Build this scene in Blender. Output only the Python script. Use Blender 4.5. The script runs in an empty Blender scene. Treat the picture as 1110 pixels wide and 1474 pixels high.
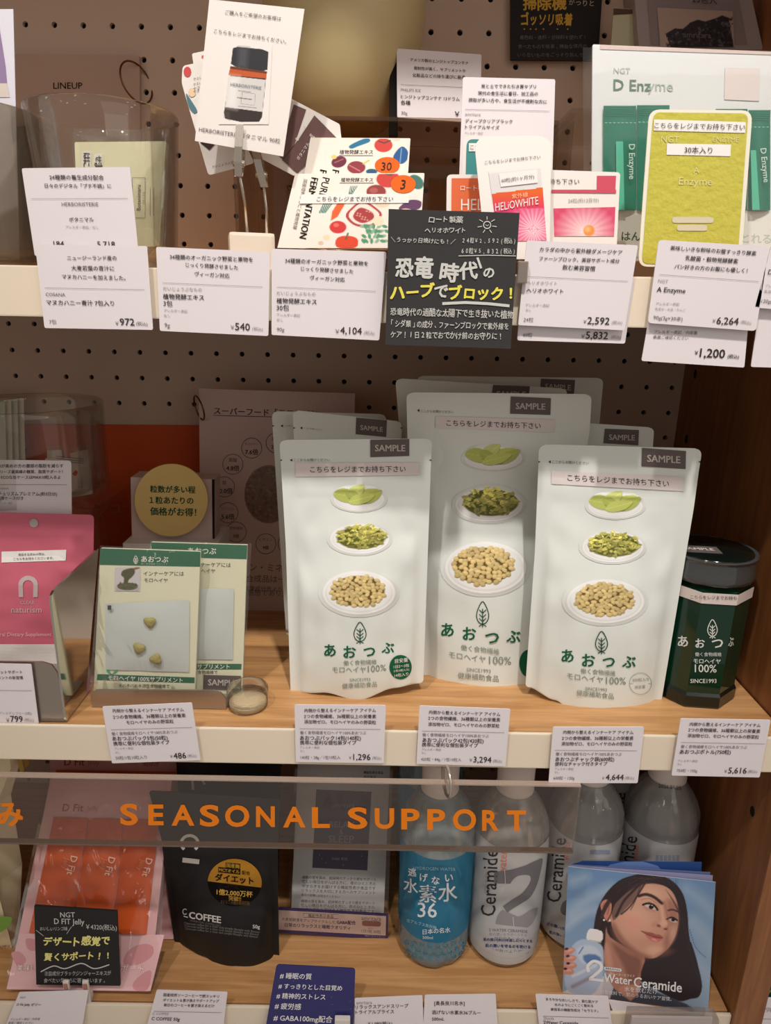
import bpy, bmesh, math, random
import numpy as np
from mathutils import Vector, Matrix, noise
random.seed(7)
rng = np.random.default_rng(7)
SC = bpy.context.scene
COL = SC.collection

# ------------------------------------------------------------------ camera
CAM = Vector((0.017, -0.6933, 1.40))
PIT, ROLL, YAW, F = 0.2975, 0.0185, 0.002, 997.2
FW = Vector((math.sin(YAW)*math.cos(PIT), math.cos(YAW)*math.cos(PIT), -math.sin(PIT)))
RT = Vector((math.cos(YAW), -math.sin(YAW), 0))
UP = RT.cross(FW)
R2 = math.cos(ROLL)*RT + math.sin(ROLL)*UP
U2 = -math.sin(ROLL)*RT + math.cos(ROLL)*UP
cd = bpy.data.cameras.new('camera'); cam = bpy.data.objects.new('camera', cd); COL.objects.link(cam)
M = Matrix((R2, U2, -FW)).transposed().to_4x4(); M.translation = CAM
cam.matrix_world = M
cd.sensor_fit = 'HORIZONTAL'; cd.sensor_width = 36.0; cd.lens = F/1110*36.0
cd.clip_start = 0.02
SC.camera = cam

# ------------------------------------------------------------------ light and exposure
w = bpy.data.worlds.new('world'); SC.world = w; w.use_nodes = True
wn = w.node_tree; bgn = wn.nodes['Background']; bgn.inputs[0].default_value = (1.0, 0.88, 0.79, 1)
# dim warm room glow; bright dots overhead are made up, added for highlights
tcw = wn.nodes.new('ShaderNodeTexCoord'); vo = wn.nodes.new('ShaderNodeTexVoronoi'); vo.inputs['Scale'].default_value = 5.5
lt = wn.nodes.new('ShaderNodeMath'); lt.operation = 'LESS_THAN'; lt.inputs[1].default_value = .17
sx = wn.nodes.new('ShaderNodeSeparateXYZ'); gt = wn.nodes.new('ShaderNodeMath'); gt.operation = 'GREATER_THAN'; gt.inputs[1].default_value = .15
mu = wn.nodes.new('ShaderNodeMath'); mu.operation = 'MULTIPLY'; ma = wn.nodes.new('ShaderNodeMath'); ma.operation = 'MULTIPLY_ADD'
ma.inputs[1].default_value = 5.0; ma.inputs[2].default_value = 0.30
wn.links.new(tcw.outputs['Generated'], vo.inputs['Vector']); wn.links.new(vo.outputs['Distance'], lt.inputs[0])
wn.links.new(tcw.outputs['Generated'], sx.inputs[0]); wn.links.new(sx.outputs['Z'], gt.inputs[0])
wn.links.new(lt.outputs[0], mu.inputs[0]); wn.links.new(gt.outputs[0], mu.inputs[1]); wn.links.new(mu.outputs[0], ma.inputs[0]); wn.links.new(ma.outputs[0], bgn.inputs[1])

def spot(name, loc, target, power, size=0.03, angle=50, col=(1, .94, .885)):
    l = bpy.data.lights.new(name, 'SPOT'); l.energy = power; l.shadow_soft_size = size
    l.spot_size = math.radians(angle); l.spot_blend = 1.0; l.color = col
    o = bpy.data.objects.new(name, l); COL.objects.link(o); o.location = loc
    o.rotation_euler = (Vector(target)-Vector(loc)).to_track_quat('-Z', 'Y').to_euler()
    return o
spot('ceiling_spot', (0.25, -1.20, 3.10), (0.14, -.25, 1.75), 116, .035, 35)
spot('ceiling_spot', (-0.55, -1.26, 3.10), (-.16, -.25, 1.75), 83, .035, 35)
la = bpy.data.lights.new('fill_light', 'AREA'); la.energy = 7; la.size = 1.6; la.color = (1, .93, .86)  # added soft fill from the right, not a known lamp
lo = bpy.data.objects.new('fill_light', la); COL.objects.link(lo); lo.location = (1.3, -1.9, 2.3)
lo.rotation_euler = (Vector((0, -.2, 1.15))-lo.location).to_track_quat('-Z', 'Y').to_euler()
vs = SC.view_settings
vs.view_transform = 'Standard'; vs.look = 'None'; vs.gamma = 1; vs.use_curve_mapping = False
vs.exposure = 0.12
SC.cycles.max_bounces = 10; SC.cycles.transparent_max_bounces = 24; SC.cycles.diffuse_bounces = 4
SC.cycles.sample_clamp_indirect = 3.0

# ------------------------------------------------------------------ colours and materials
def lin(v):
    v = v/255.0
    return v/12.92 if v <= .04045 else ((v+.055)/1.055)**2.4
def S(r, g, b): return (lin(r), lin(g), lin(b))
MATS = {}
def mat(name, rgb, rough=.6, metal=0.0, bump=0.0, scale=40.0, var=0.0, spec=.35, stretch=(1, 1, 1)):
    if name in MATS: return MATS[name]
    m = bpy.data.materials.new(name); m.use_nodes = True; nt = m.node_tree
    b = nt.nodes['Principled BSDF']; b.inputs['Roughness'].default_value = rough
    b.inputs['Metallic'].default_value = metal
    b.inputs['Specular IOR Level'].default_value = spec
    c = S(*rgb)
    b.inputs['Base Color'].default_value = (*c, 1)
    if bump or var:
        tc = nt.nodes.new('ShaderNodeTexCoord'); mp = nt.nodes.new('ShaderNodeMapping')
        mp.inputs['Scale'].default_value = stretch
        nz = nt.nodes.new('ShaderNodeTexNoise'); nz.inputs['Scale'].default_value = scale; nz.inputs['Detail'].default_value = 4
        nt.links.new(tc.outputs['Object'], mp.inputs[0]); nt.links.new(mp.outputs[0], nz.inputs['Vector'])
        if bump:
            bp = nt.nodes.new('ShaderNodeBump'); bp.inputs['Strength'].default_value = bump; bp.inputs['Distance'].default_value = .002
            nt.links.new(nz.outputs['Fac'], bp.inputs['Height']); nt.links.new(bp.outputs[0], b.inputs['Normal'])
        if var:
            mx = nt.nodes.new('ShaderNodeMix'); mx.data_type = 'RGBA'
            mx.inputs[6].default_value = (*[x*(1-var) for x in c], 1); mx.inputs[7].default_value = (*[min(1, x*(1+var)) for x in c], 1)
            nt.links.new(nz.outputs['Fac'], mx.inputs[0]); nt.links.new(mx.outputs[2], b.inputs['Base Color'])
    MATS[name] = m
    return m
def ink(r, g, b): return mat('ink_%d_%d_%d' % (r, g, b), (r, g, b), .7, spec=.1)
def wood(name, c1, c2, rot=(0, 0, 0), sc=(2.2, 34, 34), rough=.42):
    if name in MATS: return MATS[name]
    m = bpy.data.materials.new(name); m.use_nodes = True; nt = m.node_tree; b = nt.nodes['Principled BSDF']
    tc = nt.nodes.new('ShaderNodeTexCoord'); mp = nt.nodes.new('ShaderNodeMapping')
    mp.inputs['Rotation'].default_value = rot; mp.inputs['Scale'].default_value = sc
    nz = nt.nodes.new('ShaderNodeTexNoise'); nz.inputs['Scale'].default_value = 4.0; nz.inputs['Detail'].default_value = 8; nz.inputs['Distortion'].default_value = .7
    n2 = nt.nodes.new('ShaderNodeTexNoise'); n2.inputs['Scale'].default_value = 22.0; n2.inputs['Detail'].default_value = 3
    rp = nt.nodes.new('ShaderNodeValToRGB')
    rp.color_ramp.elements[0].position = .32; rp.color_ramp.elements[0].color = (*S(*c1), 1)
    rp.color_ramp.elements[1].position = .68; rp.color_ramp.elements[1].color = (*S(*c2), 1)
    mt = nt.nodes.new('ShaderNodeMath'); mt.operation = 'MULTIPLY_ADD'; mt.inputs[1].default_value = .3
    nt.links.new(tc.outputs['Object'], mp.inputs[0])
    nt.links.new(mp.outputs[0], nz.inputs['Vector']); nt.links.new(mp.outputs[0], n2.inputs['Vector'])
    sb = nt.nodes.new('ShaderNodeMath'); sb.operation = 'SUBTRACT'; sb.inputs[1].default_value = .15
    nt.links.new(n2.outputs['Fac'], mt.inputs[0]); nt.links.new(nz.outputs['Fac'], mt.inputs[2])
    nt.links.new(mt.outputs[0], sb.inputs[0]); nt.links.new(sb.outputs[0], rp.inputs[0])
    nt.links.new(rp.outputs[0], b.inputs['Base Color']); b.inputs['Roughness'].default_value = rough
    bp = nt.nodes.new('ShaderNodeBump'); bp.inputs['Strength'].default_value = .15; bp.inputs['Distance'].default_value = .001
    nt.links.new(sb.outputs[0], bp.inputs['Height']); nt.links.new(bp.outputs[0], b.inputs['Normal'])
    MATS[name] = m
    return m
def clear(name, tint=(255, 255, 255), refl=.06, edge=.7, rough=.03, haze=0.0, hazecol=(220, 215, 210), bump=0.0, scale=30, stretch=(1, 1, 1)):
    """thin clear plastic or glass: see-through, with a Fresnel sheen and a little diffuse haze"""
    if name in MATS: return MATS[name]
    m = bpy.data.materials.new(name); m.use_nodes = True; nt = m.node_tree; nt.nodes.remove(nt.nodes['Principled BSDF'])
    out = nt.nodes['Material Output']
    tr = nt.nodes.new('ShaderNodeBsdfTransparent'); tr.inputs[0].default_value = (*S(*tint), 1)
    gl = nt.nodes.new('ShaderNodeBsdfGlossy'); gl.inputs['Roughness'].default_value = rough
    lw = nt.nodes.new('ShaderNodeLayerWeight'); lw.inputs['Blend'].default_value = .35
    mr = nt.nodes.new('ShaderNodeMapRange'); mr.inputs['To Min'].default_value = refl; mr.inputs['To Max'].default_value = edge
    mx = nt.nodes.new('ShaderNodeMixShader')
    nt.links.new(lw.outputs['Fresnel'], mr.inputs['Value']); nt.links.new(mr.outputs[0], mx.inputs[0])
    src = tr
    if haze:
        df = nt.nodes.new('ShaderNodeBsdfDiffuse'); df.inputs[0].default_value = (*S(*hazecol), 1)
        m2 = nt.nodes.new('ShaderNodeMixShader'); m2.inputs[0].default_value = haze
        nt.links.new(tr.outputs[0], m2.inputs[1]); nt.links.new(df.outputs[0], m2.inputs[2]); src = m2
    nt.links.new(src.outputs[0], mx.inputs[1]); nt.links.new(gl.outputs[0], mx.inputs[2]); nt.links.new(mx.outputs[0], out.inputs[0])
    if bump:
        tc = nt.nodes.new('ShaderNodeTexCoord'); mp = nt.nodes.new('ShaderNodeMapping'); mp.inputs['Scale'].default_value = stretch
        nz = nt.nodes.new('ShaderNodeTexNoise'); nz.inputs['Scale'].default_value = scale; nz.inputs['Detail'].default_value = 2; nz.inputs['Distortion'].default_value = 1.2
        bp = nt.nodes.new('ShaderNodeBump'); bp.inputs['Strength'].default_value = bump; bp.inputs['Distance'].default_value = .004
        nt.links.new(tc.outputs['Object'], mp.inputs[0]); nt.links.new(mp.outputs[0], nz.inputs['Vector'])
        nt.links.new(nz.outputs['Fac'], bp.inputs['Height']); nt.links.new(bp.outputs[0], gl.inputs['Normal']); nt.links.new(bp.outputs[0], lw.inputs['Normal'])
    MATS[name] = m
    return m
def water(name, tint, rough=0.02):
    """PET bottle full of liquid: refracting body with part straight see-through"""
    if name in MATS: return MATS[name]
    m = bpy.data.materials.new(name); m.use_nodes = True; nt = m.node_tree; nt.nodes.remove(nt.nodes['Principled BSDF'])
    out = nt.nodes['Material Output']
    tr = nt.nodes.new('ShaderNodeBsdfTransparent'); tr.inputs[0].default_value = (*S(*tint), 1)
    rf = nt.nodes.new('ShaderNodeBsdfRefraction'); rf.inputs['IOR'].default_value = 1.25; rf.inputs['Color'].default_value = (*S(*tint), 1); rf.inputs['Roughness'].default_value = rough
    gl = nt.nodes.new('ShaderNodeBsdfGlossy'); gl.inputs['Roughness'].default_value = .05
    df = nt.nodes.new('ShaderNodeBsdfDiffuse'); df.inputs[0].default_value = (*S(*tint), 1)
    m1 = nt.nodes.new('ShaderNodeMixShader'); m1.inputs[0].default_value = .22
    m0 = nt.nodes.new('ShaderNodeMixShader'); m0.inputs[0].default_value = .27
    m2 = nt.nodes.new('ShaderNodeMixShader')
    lw = nt.nodes.new('ShaderNodeLayerWeight'); lw.inputs['Blend'].default_value = .35
    nt.links.new(tr.outputs[0], m1.inputs[1]); nt.links.new(rf.outputs[0], m1.inputs[2])
    nt.links.new(m1.outputs[0], m0.inputs[1]); nt.links.new(df.outputs[0], m0.inputs[2])
    nt.links.new(lw.outputs['Fresnel'], m2.inputs[0]); nt.links.new(m0.outputs[0], m2.inputs[1]); nt.links.new(gl.outputs[0], m2.inputs[2])
    nt.links.new(m2.outputs[0], out.inputs[0])
    MATS[name] = m
    return m
def photo_print(gloss=.45):
    n = 'printed_picture_%d' % int(gloss*100)
    if n in MATS: return MATS[n]
    m = bpy.data.materials.new(n); m.use_nodes = True; nt = m.node_tree; b = nt.nodes['Principled BSDF']
    at = nt.nodes.new('ShaderNodeAttribute'); at.attribute_name = 'Col'
    nt.links.new(at.outputs['Color'], b.inputs['Base Color']); b.inputs['Roughness'].default_value = gloss
    b.inputs['Specular IOR Level'].default_value = .3
    MATS[n] = m
    return m

# ------------------------------------------------------------------ surfaces: where a sight line meets a real sheet, pouch or cylinder
def ray(x, y): return (FW*F + R2*(x-555) + U2*(737-y)).normalized()
def atY(p, Y):
    d = ray(*p); return CAM + d*((Y-CAM.y)/d.y)
def atZ(p, Z):
    d = ray(*p); return CAM + d*((Z-CAM.z)/d.z)
def atX(p, X):
    d = ray(*p); return CAM + d*((X-CAM.x)/d.x)
class Surf:
    k = (0, 0, 1.0); up = (0, -1.0)
    def px(s, p): return (s.k[0]+p[0]/s.k[2], s.k[1]+p[1]/s.k[2])
    def at(s, p, off=0.0): return s.hit(s.px(p), off)
class Plane(Surf):
    def __init__(s, o, tilt=0, yaw=0, k=(0, 0, 1.0), bulge=None):
        t, w_ = math.radians(tilt), math.radians(yaw)
        n = Vector((0, -math.cos(t), math.sin(t)))
        n.rotate(Matrix.Rotation(w_, 3, 'Z')); s.n = n; s.o = o; s.k = k; s.bulge = bulge
    def hit(s, q, off=0.0):
        d = ray(*q); b = s.bulge(*q) if s.bulge else 0.0
        return CAM + d*(((s.o+s.n*(b+off)-CAM).dot(s.n))/d.dot(s.n))
class Cyl(Surf):
    def __init__(s, cx, cy, r, k=(0, 0, 1.0), rfun=None):
        s.cx, s.cy, s.r, s.k, s.rfun = cx, cy, r, k, rfun
    def hit(s, q, off=0.0):
        d = ray(*q); r = s.r+off
        for it in range(4 if s.rfun else 1):
            ox, oy = CAM.x-s.cx, CAM.y-s.cy
            a = d.x*d.x+d.y*d.y; b = 2*(ox*d.x+oy*d.y); c = ox*ox+oy*oy-r*r
            D = max(b*b-4*a*c, 0); t = (-b-math.sqrt(D))/(2*a); P = CAM+d*t
            if s.rfun: r = s.rfun(P.z)+off
        return P

# ------------------------------------------------------------------ mesh builder
class MB:
    def __init__(s): s.v = []; s.f = []; s.m = []; s.c = []; s.mats = []; s.sm = []
    def mi(s, m):
        if m not in s.mats: s.mats.append(m)
        return s.mats.index(m)
    def add(s, vs_, fs, m, smooth=False, col=None):
        b = len(s.v); s.v.extend([tuple(x) for x in vs_]); i = s.mi(m)
        for n_, f in enumerate(fs):
            s.f.append([b+j for j in f]); s.m.append(i); s.sm.append(smooth)
            s.c.append(None if col is None else (col if isinstance(col, tuple) else col[n_]))
        return s
    def poly(s, pts, m, th=0.0, n=None):
        """flat polygon given in 3D, with thickness th behind its face"""
        N = len(pts)
        if th:
            back = [Vector(p)-n*th for p in pts]
            fs = [list(range(N)), list(range(2*N-1, N-1, -1))]+[[i, i+N, (i+1) % N+N, (i+1) % N] for i in range(N)]
            s.add(list(pts)+back, fs, m)
        else: s.add(pts, [list(range(N))], m)
        return s
    def box(s, c, d, m, rot=None, bev=0.0):
        bm = bmesh.new(); bmesh.ops.create_cube(bm, size=1)
        for v in bm.verts: v.co = Vector((v.co.x*d[0], v.co.y*d[1], v.co.z*d[2]))
        if bev: bmesh.ops.bevel(bm, geom=list(bm.edges), offset=bev, segments=2, affect='EDGES', profile=.7)
        if rot: bmesh.ops.rotate(bm, verts=bm.verts, matrix=rot)
        bm.verts.ensure_lookup_table()
        for i, v in enumerate(bm.verts): v.index = i
        s.add([v.co+Vector(c) for v in bm.verts], [[v.index for v in f.verts] for f in bm.faces], m); bm.free()
        return s
    def lathe(s, prof, c, m, n=48, smooth=True, fr=None, a0=0.0):
        vs_, fs = [], []
        for r, z in prof:
            for i in range(n):
                a = a0+2*math.pi*i/n; rr = r*(fr(a, z) if fr else 1)
                vs_.append((c[0]+rr*math.cos(a), c[1]+rr*math.sin(a), c[2]+z))
        for j in range(len(prof)-1):
            for i in range(n):
                k = (i+1) % n; fs.append([j*n+i, j*n+k, (j+1)*n+k, (j+1)*n+i])
        s.add(vs_, fs, m, smooth); return s
    def tube(s, path, r, m, n=8, closed=False):
        P = [Vector(p) for p in path]; N = len(P); vs_, fs = [], []
        u = None
        for i, p in enumerate(P):
            t = (P[(i+1) % N]-P[i-1]) if closed else (P[min(i+1, N-1)]-P[max(i-1, 0)]); t.normalize()
            if u is None: u = t.orthogonal().normalized()
            u = (u-t*u.dot(t)).normalized(); w_ = t.cross(u)
            rr = r[i] if isinstance(r, (list, tuple)) else r
            for j in range(n):
                a = 2*math.pi*j/n; vs_.append(p+u*rr*math.cos(a)+w_*rr*math.sin(a))
        for i in range(N if closed else N-1):
            for j in range(n):
                k = (j+1) % n; i2 = (i+1) % N; fs.append([i*n+j, i*n+k, i2*n+k, i2*n+j])
        if not closed: fs += [list(range(n-1, -1, -1)), list(range((N-1)*n, N*n))]
        s.add(vs_, fs, m, True); return s
    def build(s, name, parent=None, origin=None):
        me = bpy.data.meshes.new(name)
        pw = Vector((0, 0, 0)); q_ = parent
        while q_ is not None: pw = pw+q_.location; q_ = q_.parent
        o0 = Vector(origin) if origin is not None else (pw if parent is not None else None)
        if o0 is None:
            a = np.array(s.v); o0 = Vector(((a[:, 0].min()+a[:, 0].max())/2, (a[:, 1].min()+a[:, 1].max())/2, a[:, 2].min()))
        sub = o0
        me.from_pydata([tuple(Vector(v)-sub) for v in s.v], [], s.f)
        for m in s.mats: me.materials.append(m)
        me.polygons.foreach_set('material_index', s.m); me.polygons.foreach_set('use_smooth', s.sm)
        if any(c is not None for c in s.c):
            ca = me.color_attributes.new('Col', 'FLOAT_COLOR', 'CORNER'); d = []
            for f, c in zip(s.f, s.c): d.extend((list(c)+[1.0] if c is not None else [1, 1, 1, 1])*len(f))
            ca.data.foreach_set('color', d)
        me.update()
        o = bpy.data.objects.new(name, me); COL.objects.link(o)
        if parent is not None: o.parent = parent
        else: o.location = o0
        if parent is not None and origin is not None: o.location = Vector(origin)-pw
        return o
def tag(o, label, cat, group=None, kind=None):
    o['label'] = label; o['category'] = cat
    if group: o['group'] = group
    if kind: o['kind'] = kind
    return o
def structure(o): o['kind'] = 'structure'; return o
def empty(name, loc):
    o = bpy.data.objects.new(name, None); COL.objects.link(o); o.location = loc; o.empty_display_size = .02
    return o

# ------------------------------------------------------------------ printing on surfaces
fc = bpy.data.curves.new('lettering_source', 'FONT'); fo = bpy.data.objects.new('lettering_source', fc); COL.objects.link(fo)
TXT = {}
def glyphs(t, bold=0.0, res=2):
    key = (t, bold, res)
    if key not in TXT:
        fc.body = t; fc.offset = bold; fc.resolution_u = res; fc.size = 1.0
        bpy.context.view_layer.update()
        me = bpy.data.meshes.new_from_object(fo.evaluated_get(bpy.context.evaluated_depsgraph_get()))
        v = np.array([x.co[:2] for x in me.vertices]) if len(me.vertices) else np.zeros((1, 2)); f = [list(p.vertices) for p in me.polygons]
        bpy.data.meshes.remove(me)
        TXT[key] = (v, f, v[:, 0].min(), max(v[:, 0].max()-v[:, 0].min(), .05))
    return TXT[key]
def text(mb, sf, t, a, b, m, bold=0.0, off=.00035, ys=1.0, mid=.36, up=None, arc=0.0):
    """lettering between two points on its mid-line, as wide as they are apart"""
    v, f, x0, wd = glyphs(t)
    ax, ay = a; dx, dy = b[0]-ax, b[1]-ay; L = math.hypot(dx, dy); sc = L/wd
    ux, uy = up or sf.up
    if up is None and abs(dx*ux+dy*uy) > .6*L: ux, uy = dy/L, -dx/L
    n = math.hypot(ux, uy); ux, uy = ux/n, uy/n
    for n_s, (hx, hy) in enumerate([(0, 0)] if not bold else [(0, 0), (bold, bold*.6), (-bold, bold*.6), (bold, -bold*.6), (-bold, -bold*.6)]):
        out = []
        for x, y in v:
            s_ = (x+hx-x0)/wd; h = (y+hy-mid)*sc*ys
            out.append(sf.at((ax+dx*s_+ux*h, ay+dy*s_+uy*h), off+n_s*.00001))
        mb.add(out, f, m)
def letter(mb, sf, ch, x0, x1, y, h, m, off=.0004):
    """one capital set to its own width and height"""
    v, f, a, wd = glyphs(ch, .03, 4); lo, hi = v[:, 1].min(), v[:, 1].max()
    mb.add([sf.at((x0+(x1-x0)*(p[0]-a)/wd, y+h/2-h*(p[1]-lo)/(hi-lo)), off) for p in v], f, m)
def hand(mb, sf, t, a, b, m, bold=.02, jit=.06, off=.0004, ys=1.0):
    """hand lettered line: every stroke a little off"""
    n = len(t); dx, dy = (b[0]-a[0])/n, (b[1]-a[1])/n; W = math.hypot(dx, dy)
    for i, ch in enumerate(t):
        if ch == ' ': continue
        bs, sh = (0.0, [(0, 0)]) if bold <= .008 else (.0, [(q*math.cos(t_), q*math.sin(t_)) for q in (0, bold*.75) for t_ in ([0] if q == 0 else [.4, 1.4, 2.5, 3.5, 4.6, 5.6])])
        v, f, x0, wd = glyphs(ch, bs); r = random.uniform(-jit, jit)*1.5; sc = W*1.02; k_ = random.uniform(.92, 1.08)
        cx, cy = a[0]+dx*(i+.5), a[1]+dy*(i+.5)+random.uniform(-jit, jit)*W
        for n_s, (hx, hy) in enumerate(sh):
            out = []
            for x, y in v:
                X = (x+hx-x0-wd/2)*k_*sc; Y = (y+hy-.36)*sc*k_*ys; X += Y*.06
                out.append(sf.at((cx+X*math.cos(r)+Y*math.sin(r), cy-Y*math.cos(r)+X*math.sin(r)+X*dy/W), off+n_s*.00001))
            mb.add(out, f, m)
def pline(mb, sf, pts, w_, m, off=.0004):
    """a drawn line of width w_ through the points"""
    N = len(pts); L = []
    for i in range(N):
        a, b = pts[max(i-1, 0)], pts[min(i+1, N-1)]; dx, dy = b[0]-a[0], b[1]-a[1]; l = math.hypot(dx, dy) or 1
        L.append((-dy/l*w_/2, dx/l*w_/2))
    vs_ = [sf.at((p[0]+n[0], p[1]+n[1]), off) for p, n in zip(pts, L)]+[sf.at((p[0]-n[0], p[1]-n[1]), off) for p, n in zip(pts, L)]
    mb.add(vs_, [[i, i+1, N+i+1, N+i] for i in range(N-1)], m)
def ppoly(mb, sf, pts, m, off=.0003):
    """a printed shape; on a curved surface it is cut fine enough to follow it"""
    xs, ys_ = [p[0] for p in pts], [p[1] for p in pts]
    lim = 9.0*sf.k[2]
    if not (isinstance(sf, Cyl) or sf.bulge) or max(max(xs)-min(xs), max(ys_)-min(ys_)) < 14*sf.k[2]:
        mb.add([sf.at(p, off) for p in pts], [list(range(len(pts)))], m); return
    bm = bmesh.new(); bm.faces.new([bm.verts.new((p[0], p[1], 0)) for p in pts]); bmesh.ops.triangulate(bm, faces=bm.faces[:])
    for _ in range(6):
        E_ = [e for e in bm.edges if e.calc_length() > lim*.6]
        if not E_: break
        bmesh.ops.subdivide_edges(bm, edges=E_, cuts=1); bmesh.ops.triangulate(bm, faces=[f for f in bm.faces if len(f.verts) > 3])
    bm.verts.index_update()
    mb.add([sf.at((v.co.x, v.co.y), off) for v in bm.verts], [[v.index for v in f.verts] for f in bm.faces], m); bm.free()
def prect(mb, sf, x0, y0, x1, y1, m, off=.0003, n=6):
    """an upright rectangle laid on the surface"""
    vs_ = []; fs = []
    for i in range(n+1):
        x = x0+(x1-x0)*i/n; vs_ += [sf.at((x, y0), off), sf.at((x, y1), off)]
    mb.add(vs_, [[2*i, 2*i+2, 2*i+3, 2*i+1] for i in range(n)], m)
def pquad(mb, sf, q, m, off=.0003, n=8, ny=2):
    vs_ = [sf.at(blerp(q, i/n, j/ny), off) for j in range(ny+1) for i in range(n+1)]
    mb.add(vs_, [[j*(n+1)+i, j*(n+1)+i+1, (j+1)*(n+1)+i+1, (j+1)*(n+1)+i] for j in range(ny) for i in range(n)], m)
def blerp(q, s_, t):
    (a, b, c, d) = q
    x = (a[0]*(1-s_)+b[0]*s_)*(1-t)+(d[0]*(1-s_)+c[0]*s_)*t
    y = (a[1]*(1-s_)+b[1]*s_)*(1-t)+(d[1]*(1-s_)+c[1]*s_)*t
    return (x, y)
def ellp(cx, cy, rx, ry, n=28, rot=0.0):
    return [(cx+rx*math.cos(a)*math.cos(rot)-ry*math.sin(a)*math.sin(rot), cy+rx*math.cos(a)*math.sin(rot)+ry*math.sin(a)*math.cos(rot)) for a in [2*math.pi*i/n for i in range(n)]]
def smooth(pts, n=6, closed=True):
    out = []; N = len(pts)
    for i in range(N if closed else N-1):
        g = (lambda j: pts[j % N]) if closed else (lambda j: pts[min(max(j, 0), N-1)])
        p0, p1, p2, p3 = g(i-1), g(i), g(i+1), g(i+2)
        for k in range(n):
            t = k/n
            out.append(tuple(.5*((2*p1[c])+(-p0[c]+p2[c])*t+(2*p0[c]-5*p1[c]+4*p2[c]-p3[c])*t*t+(-p0[c]+3*p1[c]-3*p2[c]+p3[c])*t**3) for c in (0, 1)))
    if not closed: out.append(pts[-1])
    return out
class Paint:
    """a printed picture, worked out at each point of a grid"""
    def __init__(s, X, Y, base): s.X, s.Y = X, Y; s.c = np.zeros(X.shape+(3,))+np.array(base, float)
    def mix(s, a, col): s.c = s.c*(1-a[..., None])+np.array(col, float)*a[..., None]
    def ell(s, cx, cy, rx, ry, col, rot=0.0, soft=2.0, al=1.0):
        dx, dy = s.X-cx, s.Y-cy; u = dx*math.cos(rot)+dy*math.sin(rot); v = -dx*math.sin(rot)+dy*math.cos(rot)
        d = (1-np.sqrt((u/rx)**2+(v/ry)**2))*min(rx, ry); s.mix(np.clip(.5+d/soft, 0, 1)*al, col)
    def poly(s, pts, col, soft=2.0, al=1.0, sm=0):
        if sm: pts = smooth(pts, sm)
        ins = np.zeros(s.X.shape, bool); dm = np.full(s.X.shape, 1e9); N = len(pts)
        for i in range(N):
            (x1, y1), (x2, y2) = pts[i], pts[(i+1) % N]
            if y1 != y2:
                ins ^= ((y1 > s.Y) != (y2 > s.Y)) & (s.X < (x2-x1)*(s.Y-y1)/(y2-y1)+x1)
            L2 = (x2-x1)**2+(y2-y1)**2+1e-9; t = np.clip(((s.X-x1)*(x2-x1)+(s.Y-y1)*(y2-y1))/L2, 0, 1)
            dm = np.minimum(dm, np.hypot(s.X-x1-t*(x2-x1), s.Y-y1-t*(y2-y1)))
        s.mix(np.clip(.5+np.where(ins, dm, -dm)/soft, 0, 1)*al, col)
    def line(s, pts, w_, col, soft=2.0, al=1.0, sm=0):
        if sm: pts = smooth(pts, sm, False)
        dm = np.full(s.X.shape, 1e9)
        for (x1, y1), (x2, y2) in zip(pts[:-1], pts[1:]):
            L2 = (x2-x1)**2+(y2-y1)**2+1e-9; t = np.clip(((s.X-x1)*(x2-x1)+(s.Y-y1)*(y2-y1))/L2, 0, 1)
            dm = np.minimum(dm, np.hypot(s.X-x1-t*(x2-x1), s.Y-y1-t*(y2-y1)))
        s.mix(np.clip(.5+(w_/2-dm)/soft, 0, 1)*al, col)
def picture(mb, sf, q, nx, ny, fn, base=(255, 255, 255), off=.0003, gloss=.45, mask=None):
    """print a picture over the quad q"""
    U, V = np.meshgrid((np.arange(nx)+.5)/nx, (np.arange(ny)+.5)/ny)
    (a, b, c, d) = [np.array(p, float) for p in q]
    X = (a[0]*(1-U)+b[0]*U)*(1-V)+(d[0]*(1-U)+c[0]*U)*V; Y = (a[1]*(1-U)+b[1]*U)*(1-V)+(d[1]*(1-U)+c[1]*U)*V
    p = Paint(X, Y, base); fn(p)
    c = np.clip(p.c, 0, 255)/255; L = np.where(c <= .04045, c/12.92, ((c+.055)/1.055)**2.4).reshape(-1, 3)
    keep = None if mask is None else mask(X, Y).ravel()
    vs_ = [sf.at(blerp(q, i/nx, j/ny), off) for j in range(ny+1) for i in range(nx+1)]
    fs, cs = [], []
    for j in range(ny):
        for i in range(nx):
            n_ = j*nx+i
            if keep is not None and not keep[n_]: continue
            fs.append([j*(nx+1)+i, j*(nx+1)+i+1, (j+1)*(nx+1)+i+1, (j+1)*(nx+1)+i]); cs.append(tuple(L[n_]))
    mb.add(vs_, fs, photo_print(gloss), True, cs)
def rounded(P, r, n=5):
    """round the corners of a 3D polygon"""
    out = []; N = len(P); P = [Vector(p) for p in P]
    for i in range(N):
        rr = r[i] if isinstance(r, (list, tuple)) else r
        if rr <= 0: out.append(P[i]); continue
        a, b = (P[i-1]-P[i]), (P[(i+1) % N]-P[i]); ra = min(rr, a.length*.48, b.length*.48)
        p0, p2 = P[i]+a.normalized()*ra, P[i]+b.normalized()*ra
        for k in range(n+1):
            t = k/n; out.append(p0*(1-t)**2+P[i]*2*t*(1-t)+p2*t*t)
    return out
def sheet(mb, sf, q, m, th=.0005, r=0.0):
    """a card: outline points on its plane, given thickness, corners rounded by r metres"""
    mb.poly(rounded([sf.at(p) for p in q], r), m, th, sf.n)
    if len(q) == 4:
        ex, ey = (q[0][0]-q[3][0]+q[1][0]-q[2][0]), (q[0][1]-q[3][1]+q[1][1]-q[2][1]); l = math.hypot(ex, ey); sf.up = (ex/l, ey/l)
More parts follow.
